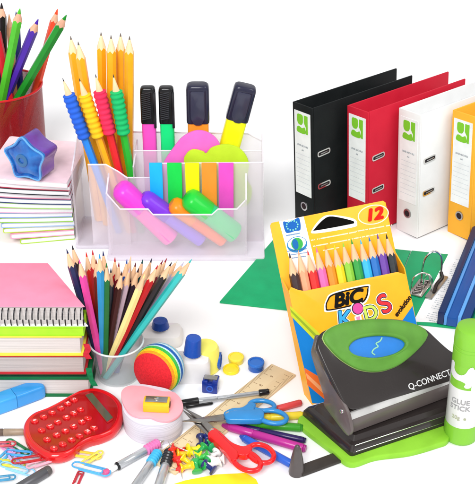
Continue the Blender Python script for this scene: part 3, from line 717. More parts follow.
# pencils with wavy rubber grips
for i, (tx_, ty_, gx, gy, ex, ey, h_, nm) in enumerate(((62.5, 78, 84, 136, 98, 168, '2563D8', 'blue'), (79, 78, 98, 135, 108, 170, 'F7C517', 'yellow'),
                                                 (95.3, 74, 109.5, 131.6, 119, 172, 'EC2A57', 'red'), (113, 74, 123.5, 132, 129, 175, '12B868', 'green'))):
    Y0 = D3-4
    tp = OW(tx_, ty_, Y0-6); gb = OW(gx, gy, Y0-4)
    d = (gb-tp).normalized(); t_ = (5-tp.z)/d.z; base = tp+d*t_; 
    root = pencil(tp, base, paint({'2563D8': '2B8DF0', 'F7C517': 'FBB21B', 'EC2A57': 'E8242E', '12B868': '22B52F'}[h_]), '%s pencil with a wavy %s rubber grip, in the organiser' % (nm, nm), r=3.9,
                  group='gripped pencils in the organiser', wood=WOODP, cone=20, roll=.3, lead=mat('graphite', '3A3A40'))
    L = (tp-base).length; z1 = L-17; z0 = L-(gb-tp).length-2
    prof = [(3.6, z0)]; nn_ = 44
    for k in range(nn_+1):
        z = z0+1+(z1-z0-2)*k/nn_; prof.append((6.1+.5*sin(2*pi*k/nn_*8), z))
    prof.append((3.6, z1))
    MB().lathe(prof, 20).build('rubber_grip', mat('grip_'+h_, h_, rough=.6, var=.04, bump=.1), root, ang=60)

# ================================================================== notebook pile, star sharpener, red mesh cup
nx0 = at(20, 244.5); ncol = [('A9CF3A', 'lime green'), ('F0A5C0', 'pink'), ('BCD34A', 'yellow green'), ('9CB8E0', 'pale blue'), ('8FC24A', 'green'), ('7F9CCB', 'blue'), ('D5A9C4', 'mauve'),
                             ('9FCB66', 'light green'), ('2B3A6B', 'navy'), ('E08EA8', 'rose'), ('232833', 'black'), ('A8324A', 'crimson'), ('F1D3DB', 'pale pink')]
nb = len(ncol); zz = 0.0
npaper = mat('notebook_pages', 'EEF0F4', rough=.7, var=.06, vscale=900, stretch=(.02, .02, 1), bump=.2, bscale=1500)
order = ['bottom', 'second from the bottom', 'third from the bottom', 'fourth from the bottom', 'fifth from the bottom', 'sixth from the bottom', 'middle', 'sixth from the top', 'fifth from the top', 'fourth from the top', 'third from the top', 'second from the top', 'top']
for i, (h_, nm) in enumerate(ncol):
    th = 5.75
    off = [0, -8, -15, -17.5, -19, -20, -22, -23, -24, -26, -27, -28, -30][i] + random.uniform(-.8, .8); yaw = radians(10+random.uniform(-1.0, 1.0)) - i*radians(1.35)
    M = T(nx0.x+off, nx0.y-i*.2+random.uniform(-.8, .8), zz) @ RZ(yaw)
    root = thing('notebook', M, '%s covered notebook, %s in the pile under the star sharpener' % (nm, order[i]), 'notebook', 'notebooks in the tall pile')
    Wn, Dn = (-161.5-(nx0.x+off))/1.0+random.uniform(-1.5, 0), 92+random.uniform(-1, 1)
    c = mat('cover_'+h_, h_, rough=.4, var=.05)
    t = .55
    # cover folded round the left edge (spine), pages inside, edges swell at the fold
    def prof(x): return 0.9*math.exp(-x/14.0)
    xs = [0, .5, 1.5, 4, 8, 14, 20, 28, 38, 50, Wn]; dzf = lambda x: i*.95*math.exp(-(x-off)/26)*(1-math.exp(-(x+2)/3))
    def shell(zf, rev=False): return [(x, zf(x)) for x in xs]
    m_ = th/2
    outer = [(x, m_+(m_-.15)*min(1, sqrt(max(0, 1-(1-min(x, 2.4)/2.4)**2)))) for x in xs]
    lower = [(x, 2*m_-z) for x, z in outer]
    sec_o = outer+lower[::-1]
    inn = [(max(x, .8)+(0.2 if x < 1 else 0), m_+(z-m_)*.80) for x, z in outer]; sec_i = inn+[(x, 2*m_-z) for x, z in inn][::-1]
    A = frame((0, 0, 0), x=(1, 0, 0), y=(0, 0, 1)) @ Matrix.Diagonal((1, 1, -1, 1))
    n1 = len(outer)
    shellpoly = outer + inn[::-1]
    cb = MB()
    fr_o = [(x, 0, z) for x, z in sec_o]; 
    # cover as closed C-shaped profile
    cpoly = outer[::-1] + lower[1:] + [(x, 2*m_-z) for x, z in inn][::-1] + inn[1:]
    cpoly = [(x, z+dzf(x)) for x, z in cpoly]
    cb.prism(cpoly, 0, Dn, A).build('cover', c, root, ang=30)
    MB().prism([(p[0], p[1]+dzf(p[0])) for p in (inn[::-1]+[(x, 2*m_-z) for x, z in inn][1:])], .9, Dn-.9, A).build('pages', npaper, root, ang=30)
    zz += th+.02
NZ = zz
tp_ = at(38, 172, NZ)
NZ += 1.6
# star sharpener
sc_ = at(26.5, 179, NZ); syaw = radians(-26)
stM = T(sc_.x, sc_.y, NZ) @ RZ(syaw)
ssh = thing('star_sharpener', stM, 'blue and purple star shaped sharpener standing on the notebook pile', 'pencil sharpener')
star = []
for k in range(10):
    a = pi/2+2*pi*k/10+.06; r = 26 if k % 2 == 0 else 16.5; star.append((r*cos(a), r*sin(a)+20.3))
star = smooth_closed(rounded(star, 8, 3), 2)
A = frame((0, 0, 0), x=(1, 0, 0), y=(0, 0, 1))
zmin = min(p[1] for p in star)
star = [Vector((p[0], p[1]-zmin)) for p in star]
cs = Vector((0, 20.3-zmin))
BL = mat('star_blue', '2273C4', rough=.14, var=.2, vscale=90, coat=.5, col2='0A3C94'); PU = mat('star_purple', '6A3FA0', rough=.2, var=.12, vscale=60, coat=.4)
def srs(sc__, z): return [((p-cs).x*sc__+cs.x, (p-cs).y*sc__+cs.y, z) for p in star]
MB().loft([srs(.97, -25), srs(1, -24), srs(1, -4)], A).build('rear_shell', PU, ssh, ang=40)
MB().loft([srs(1.0, -4), srs(1.03, -3), srs(1.03, -.6), srs(1.0, 0), srs(.9, 0), srs(.86, -1.2), srs(.45, 1.2), srs(.28, 1.6)], A).build('front_shell', BL, ssh, ang=40)
MB().lathe([(6.5, 1), (6.5, 2.6), (5.6, 3.0), (3.2, 3.0), (3.0, 1.2)], 28, A @ T(cs.x-2, cs.y, 0)).build('pencil_hole', mat('star_hub', '3F6FA0', rough=.3), ssh, ang=40)
MB().tube([(p[0], p[1], -.3) for p in srs(1.0, 0)], .9, 6, closed=True, M=A).build('rim', mat('star_rim', '5FA8E6', rough=.15, coat=.5), ssh)

# red mesh pencil cup
rc = at(2, 172); rc = Vector((rc.x+1, rc.y+20, 0))
RM = bpy.data.materials.new('red_mesh'); RM.use_nodes = True; nt = RM.node_tree; bb = nt.nodes['Principled BSDF']
bb.inputs['Base Color'].default_value = (*hexc('960A14'), 1); bb.inputs['Roughness'].default_value = .35
tc = nt.nodes.new('ShaderNodeTexCoord'); wv = nt.nodes.new('ShaderNodeTexChecker'); wv.inputs['Scale'].default_value = 1600
wv.inputs['Color1'].default_value = (.88, .88, .88, 1); wv.inputs['Color2'].default_value = (.38, .38, .38, 1)
nt.links.new(tc.outputs['Object'], wv.inputs['Vector']); nt.links.new(wv.outputs['Color'], bb.inputs['Alpha'])
cupT = thing('mesh_pencil_cup', T(rc.x, rc.y, 0), 'red mesh pencil cup behind the notebook pile at the upper left corner', 'pencil cup')
rimz = atY(41, 85, rc.y).z; rR = atY(41.5, 85, rc.y).x-rc.x; rimz -= 0
print('red cup', rR, rimz)
MB().lathe([(rR*.96, 1), (rR*.98, rimz*.5), (rR, rimz), (rR-.6, rimz), (rR*.98-.6, rimz*.5), (rR*.96-.6, 1)], 48, wrap=True).build('mesh_wall', RM, cupT)
MB().lathe([(rR*.96, 0), (rR*.97, 1.5), (.5, 1.5)], 48).build('bottom', plastic('B5121A'), cupT)
MB().tube([(rR*cos(2*pi*k/48), rR*sin(2*pi*k/48), rimz) for k in range(48)], 1.3, 8, closed=True).build('rim', plastic('C4141C'), cupT)
for (tx_, ty_, bx_, dy, h_, nm, r) in ((20, 8.5, 4, -22, '4FBF2A', 'light green', 5.1), (38.3, 19, 10, -12, '4A1FA8', 'violet', 4.9), (66.5, 15, 24, -18, '128A22', 'dark green', 5.1), (57.5, 9, 36, 16, 'F0461C', 'orange red', 4.6),
                                (1.5, 3, 4, 0, '1C1418', 'black', 4.8), (9, 14, 14, 14, 'E0A070', 'peach', 3.8), (16, 11.5, 20, 22, '1E2F6E', 'navy', 3.8), (-6, 20, 8, -10, 'D81A2E', 'crimson', 4.8)):
    tp = atY(tx_, ty_, rc.y+dy); gg = atY(bx_, 88, rc.y+dy*.4); d = (gg-tp).normalized(); base = tp+d*((3-tp.z)/d.z)
    # keep the foot inside the cup
    v = Vector((base.x-rc.x, base.y-rc.y)); 
    if v.length > rR*.8: v = v.normalized()*rR*.8
    base = Vector((rc.x+v.x, rc.y+v.y, 3))
    pencil(tp, base, paint(h_), '%s pencil standing in the red mesh cup' % nm, r=r, group='pencils in the red mesh cup', cone=15, lead=mat('lead_'+h_, h_, rough=.6), tl=4.5, wood=mat('wood_pink', 'DDA98C', rough=.65, var=.12, vscale=160, stretch=(1, 1, .12)))

# ================================================================== book stack with spiral notebook
bk0 = at(89, 397); by_ = bk0.y
def book(z0, th, D_, xr_, cov, page, label, hard=1.3, yaw=0, over=2.0, dy=0, W=160):
    M = T(bk0.x+xr_, by_+dy, z0) @ RZ(yaw)
    root = thing('book', M, label, 'book', 'books in the stack at the left')
    c = mat('bookcover_'+cov, cov, rough=.45, var=.05, bump=.08)
    MB().box(-W, 0, 0, D_, 0, hard).build('cover', c, root, bev=.3)
    MB().box(-W, 0, 0, D_, th-hard, th).build('cover', c, root, bev=.3)
    MB().box(-W, 0, D_-hard, D_, hard+.02, th-hard-.02).build('spine', c, root)
    MB().box(-W+2, -over, over*.8, D_-hard-.1, hard+.02, th-hard-.02).build('page_block', page, root)
    return z0+th+.02
pgm = mat('book_pages', 'BDB4B0', rough=.7, var=.12, vscale=500, stretch=(.02, .02, 3), bump=.3, bscale=1500)
pgw = mat('book_pages_white', 'D3CDCA', rough=.7, var=.1, vscale=500, stretch=(.02, .02, 3), bump=.3, bscale=1500)
z = 0.0
z = book(z, 19.5, 72, 2, '0E6A3C', pgw, 'dark green hardback at the bottom of the book stack', 2.4)
z = book(z, 2.2, 70, -1, '12482F', pgm, 'thin blackish green booklet lying on the dark green hardback', .7, dy=.6)
z = book(z, 18.5, 71, -1, 'B5262C', pgm, 'thick book with red covers in the middle of the stack', 1.6, dy=1)
z = book(z, 19.5, 42, -2, 'EFE14A', pgw, 'yellow covered book lying on the thick red one', 2.0, dy=.5)
z = book(z, 8.5, 38, 0, '9BDB1E', mat('lime_pages', 'A6E02C', rough=.5, var=.06), 'bright lime green notebook directly under the spiral notebook', 1.3, dy=0, over=.3)
# spiral notebook
sn = thing('spiral_notebook', T(bk0.x, by_+1, z), 'pink spiral bound notebook lying on top of the book stack', 'notebook')
PK = mat('pink_cover', 'F28CA8', rough=.5, var=.03, bump=.05)
sh = 18.5
pz = z+sh
tl_, tr_, bl_ = at(48, 263, pz), at(84.5, 309, pz), at(0, 263, pz)
Dn = tl_.y-(by_+1); xoff = tl_.x-tr_.x; xe = tr_.x-bk0.x
Wn = 165
def par(x0, x1, y0, y1): return [(x0+xoff*y0/Dn, y0), (x1+xoff*y0/Dn, y0), (x1+xoff*y1/Dn, y1), (x0+xoff*y1/Dn, y1)]
MB().prism(par(-Wn, xe, .5, Dn), sh-1.0, sh).build('front_cover', PK, sn, bev=.3)
MB().prism(par(-Wn, xe+1, 0, Dn), 0, .9).build('back_cover', paper('F3F3F3'), sn)
MB().prism(par(-Wn, xe-1, 2.5, Dn-1), .95, sh-1.05).build('page_block', pgw, sn)
cl = MB(); n_ = 30
for k in range(n_):
    x = xe-4-k*4.7
    pts = [(x+1.6*sin(a), 1.5+3.6*cos(a)*(-1)*.9, sh/2+6.9*sin(a)*1.0) for a in [2*pi*j/16 for j in range(17)]]
    pts = [(x+(j/16)*2.2, 2.0-4.3*cos(2*pi*j/16), sh/2-1.5+7.6*sin(2*pi*j/16)) for j in range(17)]
    cl.tube(pts, .55, 6)
cl.build('spiral_wire', mat('black_wire', '2A2A2E', rough=.3, metal=.4), sn)
z += sh
# ribbons from the books
def ribbon(pxs, Y, w, h_, label):
    P = smooth_open([atY(px, py, Y-k*.5) for k, (px, py) in enumerate(pxs)], 8)
    o0 = P[-1]; rings = []
    for i, p in enumerate(P):
        a = .35*sin(i*.4); d = Vector((cos(a), sin(a), 0))*w/2; q_ = p-o0
        rings.append([q_-d, q_+d, q_+d+Vector((0, .35, 0)), q_-d+Vector((0, .35, 0))])
    o_ = MB().loft(rings).build('ribbon_bookmark', mat('ribbon_'+h_, h_, rough=.4, var=.1, vscale=300), ang=60)
    place(o_, T(*o0)); tag(o_, label, 'ribbon', 'ribbon bookmarks')
ribbon([(86, 344), (88, 350), (86, 354), (89, 359)], by_-1.2, 4.5, 'C01F33', 'red ribbon bookmark hanging from the yellow book')
ribbon([(88.5, 368), (90, 375), (92, 381), (95, 386)], by_-1.2, 4.5, '0C7A4A', 'green ribbon bookmark hanging over the dark green hardback')

# ================================================================== translucent cup of coloured pencils
cc = at(118, 374.5); cc = Vector((cc.x+.5, cc.y, 0))
rz = atY(118, 341, cc.y).z; cr_t = 22.3; cr_b = 17.5
FR = mat('frosted_cup', 'C3CDD1', rough=.25, var=.03, alpha=.24, coat=.2)
cupo = thing('frosted_cup', T(cc.x, cc.y, 0), 'frosted translucent cup full of coloured pencils beside the book stack', 'pencil cup')
MB().lathe([(cr_b, 0), (cr_t, rz), (cr_t-1, rz), (cr_b-1, 1.5), (.3, 1.5), (.3, 0)], 48, caps=(0, 0), wrap=True).build('cup_wall', FR, cupo, ang=50)
MB().tube([(cr_t*cos(2*pi*k/48)*.985, cr_t*sin(2*pi*k/48)*.985, rz) for k in range(48)], .8, 8, closed=True).build('rim', mat('frosted_rim', 'E6EEF0', rough=.2, alpha=.8), cupo)
cp_list = [ # tip px, py, px at rim level, depth offset, colour, name, lead
    (66.5, 249, 87, -6, '1B2350', 'navy'), (72, 245, 92, 8, '16161C', 'black capped'), (79, 259, 89.5, -14, 'E0479B', 'pink'), (92.5, 250, 97, 6, 'C3202A', 'red'),
    (99.5, 254, 93.5, -15, '2C8FC4', 'light blue'), (106.5, 263, 102, -13, '1D6B36', 'leaf green'), (103, 251, 111, 12, '1D2660', 'dark navy'), (115, 257, 113, 13, 'C01A24', 'scarlet'),
    (122, 271, 106, -8, '3C1C1C', 'dark brown'), (130, 268, 111, -3, 'C9AFC0', 'pale lilac'), (136, 262, 118, 10, '5A1822', 'maroon'), (143, 259, 122, 14, '0E4A4C', 'dark teal'), (131, 256, 116, 17, 'F0C9A0', 'peach'),
    (145, 274, 113, -16, 'F0DD93', 'cream'), (158, 265, 118, -14, 'B81C24', 'deep red'), (163, 260, 124, 4, '7A1E2A', 'wine red'), (172, 262, 126, -9, '1E1418', 'blackish brown'),
    (184, 262, 131, 3, 'B3AEC8', 'grey lilac'), (192, 259, 132.5, -12, '2FB3B0', 'turquoise'), (152, 258, 126, 14, '2C3040', 'slate'), (86, 252, 96, 16, 'D5281F', 'bright red'),
    (119, 262, 114, 4, '8A1B2C', 'crimson'), (127, 259, 119, 5, '2A4C9A', 'royal blue'), (150, 262, 122, 2, 'C9A88A', 'beige'), (139, 268, 116, 1, '2B1A2A', 'plum black'), (178, 259, 129, 9, 'D9D3C8', 'ivory'),
    (96, 259, 99, -2, '7C2B1E', 'rust brown'), (167, 258, 128, 15, '9C2432', 'carmine'), (111, 268, 107, -3, '3A3F4A', 'charcoal')]
for i, (tx_, ty_, gx, dy, h_, nm) in enumerate(cp_list):
    k = -1 if gx < 110 else 1
    Yt = cc.y+dy*1.4+6
    tp = atY(tx_, ty_, Yt); gg = atY(gx, 339, cc.y+dy*.75); 
    # pass through the rim point, foot ends on the cup floor
    d = (gg-tp).normalized(); base = tp+d*((3.5-tp.z)/d.z)
    v = Vector((base.x-cc.x, base.y-cc.y)); lim = cr_b-5
    if v.length > lim: v = v.normalized()*lim
    base = Vector((cc.x+v.x, cc.y+v.y, 3.2))
    pencil(tp, base, paint(h_), '%s pencil standing in the frosted cup' % nm, r=3.2, group='coloured pencils in the frosted cup', cone=16, tl=3.0, lead=mat('lead_'+h_, h_, rough=.6), wood=WOOD)

# ================================================================== striped ball
bc = at(157, 387); br = 20.6
bc = at(160, 388.3); bM_ = T(bc.x, bc.y, br)
ax = Vector((-.46, -.87, .10)).normalized()
Q = zframe((0, 0, 0), ax)
ball = MB(); bands = [(0, 33, 0), (33, 60, 0)]
cols = ['D9202C', 'F59A1C', 'F6D21E', '3DB54A', 'BFE3EA', '1E63B5', 'CFE9F2', '86C6DE', 'E9E4D0', '5FB1CE']
angs = [0, 61, 69, 78, 87, 92, 102, 110, 120, 140, 181]
for i in range(len(cols)):
    a0, a1 = radians(angs[i]), radians(min(180, angs[i+1])); m_ = max(2, int((angs[i+1]-angs[i])/5))
    prof = []
    for k in range(m_+1):
        a = a0+(a1-a0)*k/m_
        # red face is flatter than the rest
        zc_ = cos(a); rr_ = sin(a)
        if a < radians(61): zc_ = cos(radians(61))+(zc_-cos(radians(61)))*.45
        e = 1.0 - (.012 if k in (0, m_) and 0 < i else 0)
        prof.append((max(.02, rr_*br*e), zc_*br*e))
    ball.lathe(prof, 48, Q, caps=(0, 0), mi=i)
bo_ = ball.build('striped_ball', [mat('foam_'+c, c, rough=.65, var=.1, vscale=700, bump=.6, bscale=2500) for c in cols], ang=50)
place(bo_, bM_); tag(bo_, 'small ball with red face and rainbow stripes beside the pencil cup', 'ball')

# ================================================================== bottles, pots and small sharpener
def bottle(px, py, w, h, label, tilt, capr=8, caph=20, capc='1C4DAA'):
    p = at(px, py); M = T(p.x, p.y, 0)
    root = thing('glue_bottle', M, label, 'bottle', 'white bottles with blue caps')
    wm = mat('bottle_white', 'E2DFDE', rough=.35, var=.02, coat=.2)
    sec = lambda s_, z: [(q_.x, q_.y, z) for q_ in rrect(-w*s_, w*s_, -w*s_*.7, w*s_*.7, w*s_*.4, 5)]
    MB().loft([sec(.94, 0), sec(1, 1.5), sec(1, h-6), sec(.9, h-2), sec(capr*.8/w, h), sec(capr*.72/w, h+3.5)]).build('body', wm, root, ang=40)
    c = MB(); n = 40
    R_ = lambda r, z, d=.35: [((r-(d if j % 2 else 0))*cos(2*pi*j/n), (r-(d if j % 2 else 0))*sin(2*pi*j/n), z) for j in range(n)]
    c.loft([R_(capr*1.05, h+3), R_(capr, h+4), R_(capr*.9, h+caph), R_(capr*.82, h+caph+1.4, 0), R_(capr*.5, h+caph+1.8, 0)], T(0, 0, 0) @ RY(tilt)@T(-sin(tilt)*h*.9, 0, -1)).build('cap', plastic(capc, .28), root, ang=60)
    return root
bottle(192.5, 377, 15, 22, 'white bottle with a tall blue cap beside the striped ball', radians(5), 7.2, 17)
bottle(161, 340, 19, 12, 'white bottle with a short blue cap behind the pencil cup', radians(0), 7.5, 8, capc='163F94')
yb = MB(); pb_ = at(211, 374)
yb_ = thing('yellow_pot', T(pb_.x, pb_.y, 0), 'pale yellow pot half hidden behind the white bottle with the tall cap', 'paint pot')
MB().lathe([(11, 0), (12, 1), (12, 20), (10.5, 23), (3, 24)], 36, T(-5, 8, 0)).build('body', mat('pale_yellow', 'F1EB6A', rough=.35, var=.04, coat=.2), yb_, ang=40)
def pot(px, py, r, h, body, lid, label, tilt=0, yaw=0, z=0):
    p = at(px, py); M = T(p.x, p.y, z) @ RZ(yaw) @ RY(tilt)
    root = thing('paint_pot', M, label, 'paint pot', 'little paint pots')
    MB().lathe([(r*.9, 0), (r, .8), (r, h*.66), (r*.94, h*.7)], 32).build('body', plastic(body, .2), root, ang=40)
    n = 40; R_ = lambda rr_, zz_, d=.3: [((rr_-(d if j % 2 else 0))*cos(2*pi*j/n), (rr_-(d if j % 2 else 0))*sin(2*pi*j/n), zz_) for j in range(n)]
    MB().loft([R_(r*1.07, h*.7), R_(r*1.07, h*.97), R_(r*1.0, h, 0), R_(r*.8, h+.02, 0), R_(r*.78, h-.8, 0), R_(r*.1, h-.8, 0)]).build('lid', plastic(lid, .25), root, ang=60)
    return root
pot(256, 369, 6.6, 8, '1B57B0', '2C6CC4', 'open blue pot standing beside the end of the wooden ruler')
# pot lying on its side, and yellow ones
pot(210.5, 367, 6.8, 9, '1B4FA6', '1E58B6', 'blue pot lying on its side against the pale yellow one', tilt=radians(90), yaw=radians(-8), z=7.4)
pot(236, 362, 6.4, 6, 'F3D83A', 'F5DE48', 'yellow pot standing behind the flat yellow lid')
lidm = MB().lathe([(5.6, 0), (7.0, .8), (7.0, 2.6), (6.5, 3.2), (5.5, 3.2), (5.2, 2), (.5, 2)], 32).build('pot_lid', plastic('EFD42E', .25), ang=40)
pp = at(231, 371); place(lidm, T(pp.x, pp.y, 0)); tag(lidm, 'flat yellow pot lid lying in front of the yellow pot', 'lid')
# small wedge sharpener builder
def sharpener(M, w, d, h, m, label):
    root = thing('pencil_sharpener', M, label, 'pencil sharpener')
    b = MB(); sidep = [(-d/2, 0), (d/2, 0), (d/2, h*.82), (d*.2, h), (-d*.2, h*.98), (-d/2, h*.8)]
    A = frame((-w/2, 0, 0), x=(0, 1, 0), y=(0, 0, 1))
    b.prism(sidep, 0, w, A).build('body', m, root, bev=.7)
    MB().prism(ell(0, h*.45, d*.22, d*.22, 20), -.2, .3, frame((w/2, 0, 0), x=(0, 1, 0), y=(0, 0, 1))).build('pencil_hole', mat('dark_hole', '2A1A1E'), root)
    bl = MB().box(-w*.42, w*.42, -d*.32, d*.2, 0, .7).build('blade', STEEL, root, bev=.2)
    bl.matrix_local = scm(T(0, 0, h+.05) @ RX(radians(3)))
    MB().lathe([(1.7, 0), (1.7, .8), (.4, 1)], 14, T(0, -d*.05, h+.75)).build('screw', CHROME, root)
    return root
p = at(211, 390)
r_ = thing('blue_sharpener', T(p.x, p.y, 0) @ RZ(radians(-10)), 'small dark blue sharpener block lying between the bottle and the black pen', 'pencil sharpener')
nb_ = mat('navy_plastic', '16308A', rough=.2, var=.06, coat=.5)
MB().prism([(-6.5, 0), (6, 0), (6.5, 12), (2.2, 12.6), (1.8, 9.2), (-1.5, 9.2), (-2, 11.6), (-6.5, 11.2)], -5, 5, frame((0, 0, 0), x=(1, 0, 0), y=(0, 0, 1))).build('body', nb_, r_, bev=.6)
MB().lathe([(3.0, 0), (3.0, .5), (2.0, .5), (2.0, 0)], 20, frame((0, -5, 5), x=(1, 0, 0), y=(0, 0, 1)), wrap=True).build('hole_rim', plastic('2F5BC0'), r_)
MB().box(-5.5, 5.5, -3, 2.5, 0, .6, T(0, 0, 12.6)).build('blade', STEEL, r_)

# ================================================================== paper block with pink note pad and yellow sharpener
bz_ = 20.0
blk = [(122, 392), (128, 386), (140, 384), (155, 386), (170, 390), (180, 400), (182, 411), (176, 419), (165, 424), (150, 425), (136, 422), (125.5, 414), (122, 404)]
o0 = at(140, 432, 0)
pts = smooth_closed([(at(px, py, bz_).x-o0.x, at(px, py, bz_).y-o0.y) for px, py in blk], 5)
pbk = MB(); pbk.prism(pts, 0, bz_)
ob = pbk.build('paper_block', mat('block_pages', 'D6D2DC', rough=.7, var=.08, vscale=600, stretch=(.03, .03, 3), bump=.3, bscale=1600), bev=.3)
place(ob, T(o0.x, o0.y, 0)); tag(ob, 'thick white block of note paper under the pink pad', 'paper block')
pk_ = [(121, 395), (123, 389), (130, 385.5), (143, 386), (152, 388), (163, 391), (174, 392), (181, 399), (183, 408), (178, 416), (168, 420.5), (158, 419.5), (150, 416.5), (140, 416.5), (130, 413), (124, 405)]
zt_ = bz_+.05+2.4
pts = smooth_closed([(at(px, py, zt_).x-o0.x, at(px, py, zt_).y-o0.y) for px, py in pk_], 5)
ob = MB().prism(pts, 0, 2.4).build('wavy_note_pad', mat('pink_pad', 'F3A6B0', rough=.6, var=.03, bump=.05), bev=.3)
place(ob, T(o0.x, o0.y, bz_+.05)); tag(ob, 'pale pink wavy edged note pad under the yellow sharpener', 'note pad')
p = at(157, 408, zt_)
sharpener(T(p.x, p.y, zt_+.05) @ RZ(radians(-4)), 20, 12, 8.5, mat('sharp_yellow', 'F7BE22', rough=.3, var=.05, coat=.3), 'yellow pencil sharpener with steel blade lying on the pink pad')

# ================================================================== calculator
cz = 9.5
co_ = at(70, 452)
cM = T(co_.x, co_.y, 0)
ca = thing('calculator', cM, 'glossy red pocket calculator with rounded waist lying on the table', 'calculator')
RED = mat('calc_red', 'D30C14', rough=.16, var=.05, coat=.8, vscale=30); RED2 = mat('calc_red_dark', 'A5060E', rough=.22, var=.06, coat=.5, vscale=30)
def Cc(px, py, z=cz): p = at(px, py, z); return Vector((p.x-co_.x, p.y-co_.y))
out = smooth_closed([Cc(*q_) for q_ in ((22.5, 428), (26, 440), (34, 448), (46, 455), (60, 455.5), (72, 451), (80, 444), (90, 438.5), (103, 435), (115, 429), (122, 419), (123.5, 406), (119, 397), (109, 390), (96, 386.5), (82, 388.5), (71, 393.5), (60, 400), (46, 407), (33, 412), (25, 419))], 5)
cc_ = sum(out, Vector((0, 0)))/len(out)
def cring(s_, z): return [((p-cc_).x*s_+cc_.x, (p-cc_).y*s_+cc_.y, z) for p in out]
MB().loft([cring(.94, 0), cring(.985, 2), cring(1.0, 5), cring(.985, 7.6), cring(.955, 9.2), cring(.93, 9.5), cring(.90, 8.9), cring(.88, 8.8)], caps=(1, 1)).build('body', RED, ca, ang=50)
MB().prism([(v[0], v[1]) for v in cring(.875, 0)], 8.5, 9.1).build('face_plate', RED2, ca)
lcd = [Cc(84.5, 395), Cc(91.5, 392.5), Cc(114, 419), Cc(107.5, 423.5)]
MB().prism(rounded(lcd, 1.5, 3), 9.1, 10.0).build('display_frame', RED2, ca, bev=.2)
lc_ = sum(lcd, Vector((0, 0)))/4
MB().prism([(lc_ + (p-lc_)*.93) for p in lcd], 10.02, 10.3).build('display', mat('lcd', '57543F', rough=.12, var=.05, coat=.6), ca)
kx = Cc(84, 409)-Cc(45, 429); kd = kx.normalized()
rows = [[(34.5, 420), (43.5, 415.8), (52, 411.5), (60.7, 407), (67.5, 402.5), (74, 399)], [(41.5, 429), (50, 425.3), (57.5, 421), (66.3, 416.4), (73.6, 412.2), (80.5, 408.5)],
        [(47, 438.4), (56.5, 433.8), (65.2, 429.7), (73.5, 425.3), (81.8, 420.8), (88, 417.3)], [(53.8, 447.3), (62.6, 443), (71.5, 438.6), (79.4, 434.8), (87.4, 430.7), (94, 427)]]
chars = ['0', '1', '4', '7', '%', 'C', '.', '2', '5', '8', 'M', '+', '=', '3', '6', '9', 'R', '-', '+', '-', 'x', '/', 'M', 'A']
kr = atan2(kd.y, kd.x); wt = ink('F6D9D6')
for j, row in enumerate(rows):
    for i, (px, py) in enumerate(row):
        c = Cc(px, py, 10.6)
        ko = MB().loft([[(q_.x, q_.y, z) for q_ in ell(0, 0, 3.3*s_, 2.5*s_, 20)] for s_, z in ((1, 0), (1, 1.0), (.93, 1.45), (.8, 1.6))]).build('key', RED, ca, ang=50)
        ko.matrix_local = scm(T(c.x, c.y, 8.95) @ RZ(kr+radians(-60)))
        text(chars[j*6+i], 3.6, wt, ko, T(0, 0, 1.68) @ RZ(radians(-35)), name='key_mark', bold=.03, ext=.08)

# ================================================================== generic lying pens
def lying_pen(a, b, prof, label, cat='pen', name='pen', grp=None, parts=None, za=None, zb_=None, roll=0, n=20):
    """parts: list of (t0, t1, r0, r1, material, part name) along the axis"""
    rmax = max(max(p[2], p[3]) for p in parts)
    A = at(*a, rmax); B_ = at(*b, rmax); A.z = za if za is not None else rmax+.1; B_.z = zb_ if zb_ is not None else rmax+.1
    L = (B_-A).length; M = zframe(A, B_, roll); root = thing(name, M, label, cat, grp)
    for t0, t1, r0, r1, m, nm in parts:
        if nm == 'grip':
            pr = [(r0*.8, t0*L)]
            for k in range(21): pr.append((r0+ (r0*.12)*(1 if k % 4 in (1, 2) else -1), (t0+(t1-t0)*(k+.5)/21)*L))
            pr.append((r1*.8, t1*L)); MB().lathe(pr, n).build('grip', m, root, ang=50)
        else:
            e = min(.6, (t1-t0)*L*.2)
            MB().lathe([(max(.05, r0-.4), t0*L), (r0, t0*L+e), (r1, t1*L-e), (max(.05, r1-.4), t1*L)], n).build(nm, m, root, ang=40)
    return root
clearp = mat('clear_grey_plastic', 'D5D7DA', rough=.14, metal=.35, var=.2, vscale=160, stretch=(1, 1, .04), coat=.5, col2='74777C')
PKm = plastic('E37BB5', .35)
lying_pen((104, 474), (166, 439), None, 'silver mechanical pencil with ribbed pink grip and pink end', 'mechanical pencil', 'mechanical_pencil', 'mechanical pencils', roll=.2, parts=[
    (0, .07, 2.7, 2.7, plastic('D9578C', .4), 'eraser'), (.07, .2, 2.0, 2.0, mat('white_plast', 'E8E8E8', rough=.3), 'push_button'), (.2, .225, 3.3, 3.3, BLACKP, 'collar'),
    (.225, .66, 3.1, 3.1, clearp, 'barrel'), (.66, .88, 3.7, 3.7, PKm, 'grip'), (.88, .985, 2.4, .8, CHROME, 'tip_cone'), (.985, 1, .4, .3, STEEL, 'lead_sleeve')])
lying_pen((131, 492), (162, 447), None, 'silver mechanical pencil with ribbed light blue grip', 'mechanical pencil', 'mechanical_pencil', 'mechanical pencils', roll=.2, parts=[
    (0, .62, 3.2, 3.2, clearp, 'barrel'), (.62, .88, 3.7, 3.6, plastic('3FB2E0', .35), 'grip'), (.88, .98, 2.4, .9, CHROME, 'tip_cone'), (.98, 1, .5, .4, STEEL, 'lead_sleeve')])
lying_pen((155, 498), (172, 445), None, 'silver mechanical pencil with black grip', 'mechanical pencil', 'mechanical_pencil', 'mechanical pencils', roll=.2, parts=[
    (0, .6, 3.6, 3.6, clearp, 'barrel'), (.6, .88, 4.0, 3.7, plastic('26262A', .3), 'grip'), (.88, .98, 2.7, 1, mat('dark_cone', '3A3A3E', rough=.3), 'tip_cone'), (.98, 1, .5, .4, STEEL, 'lead_sleeve')])
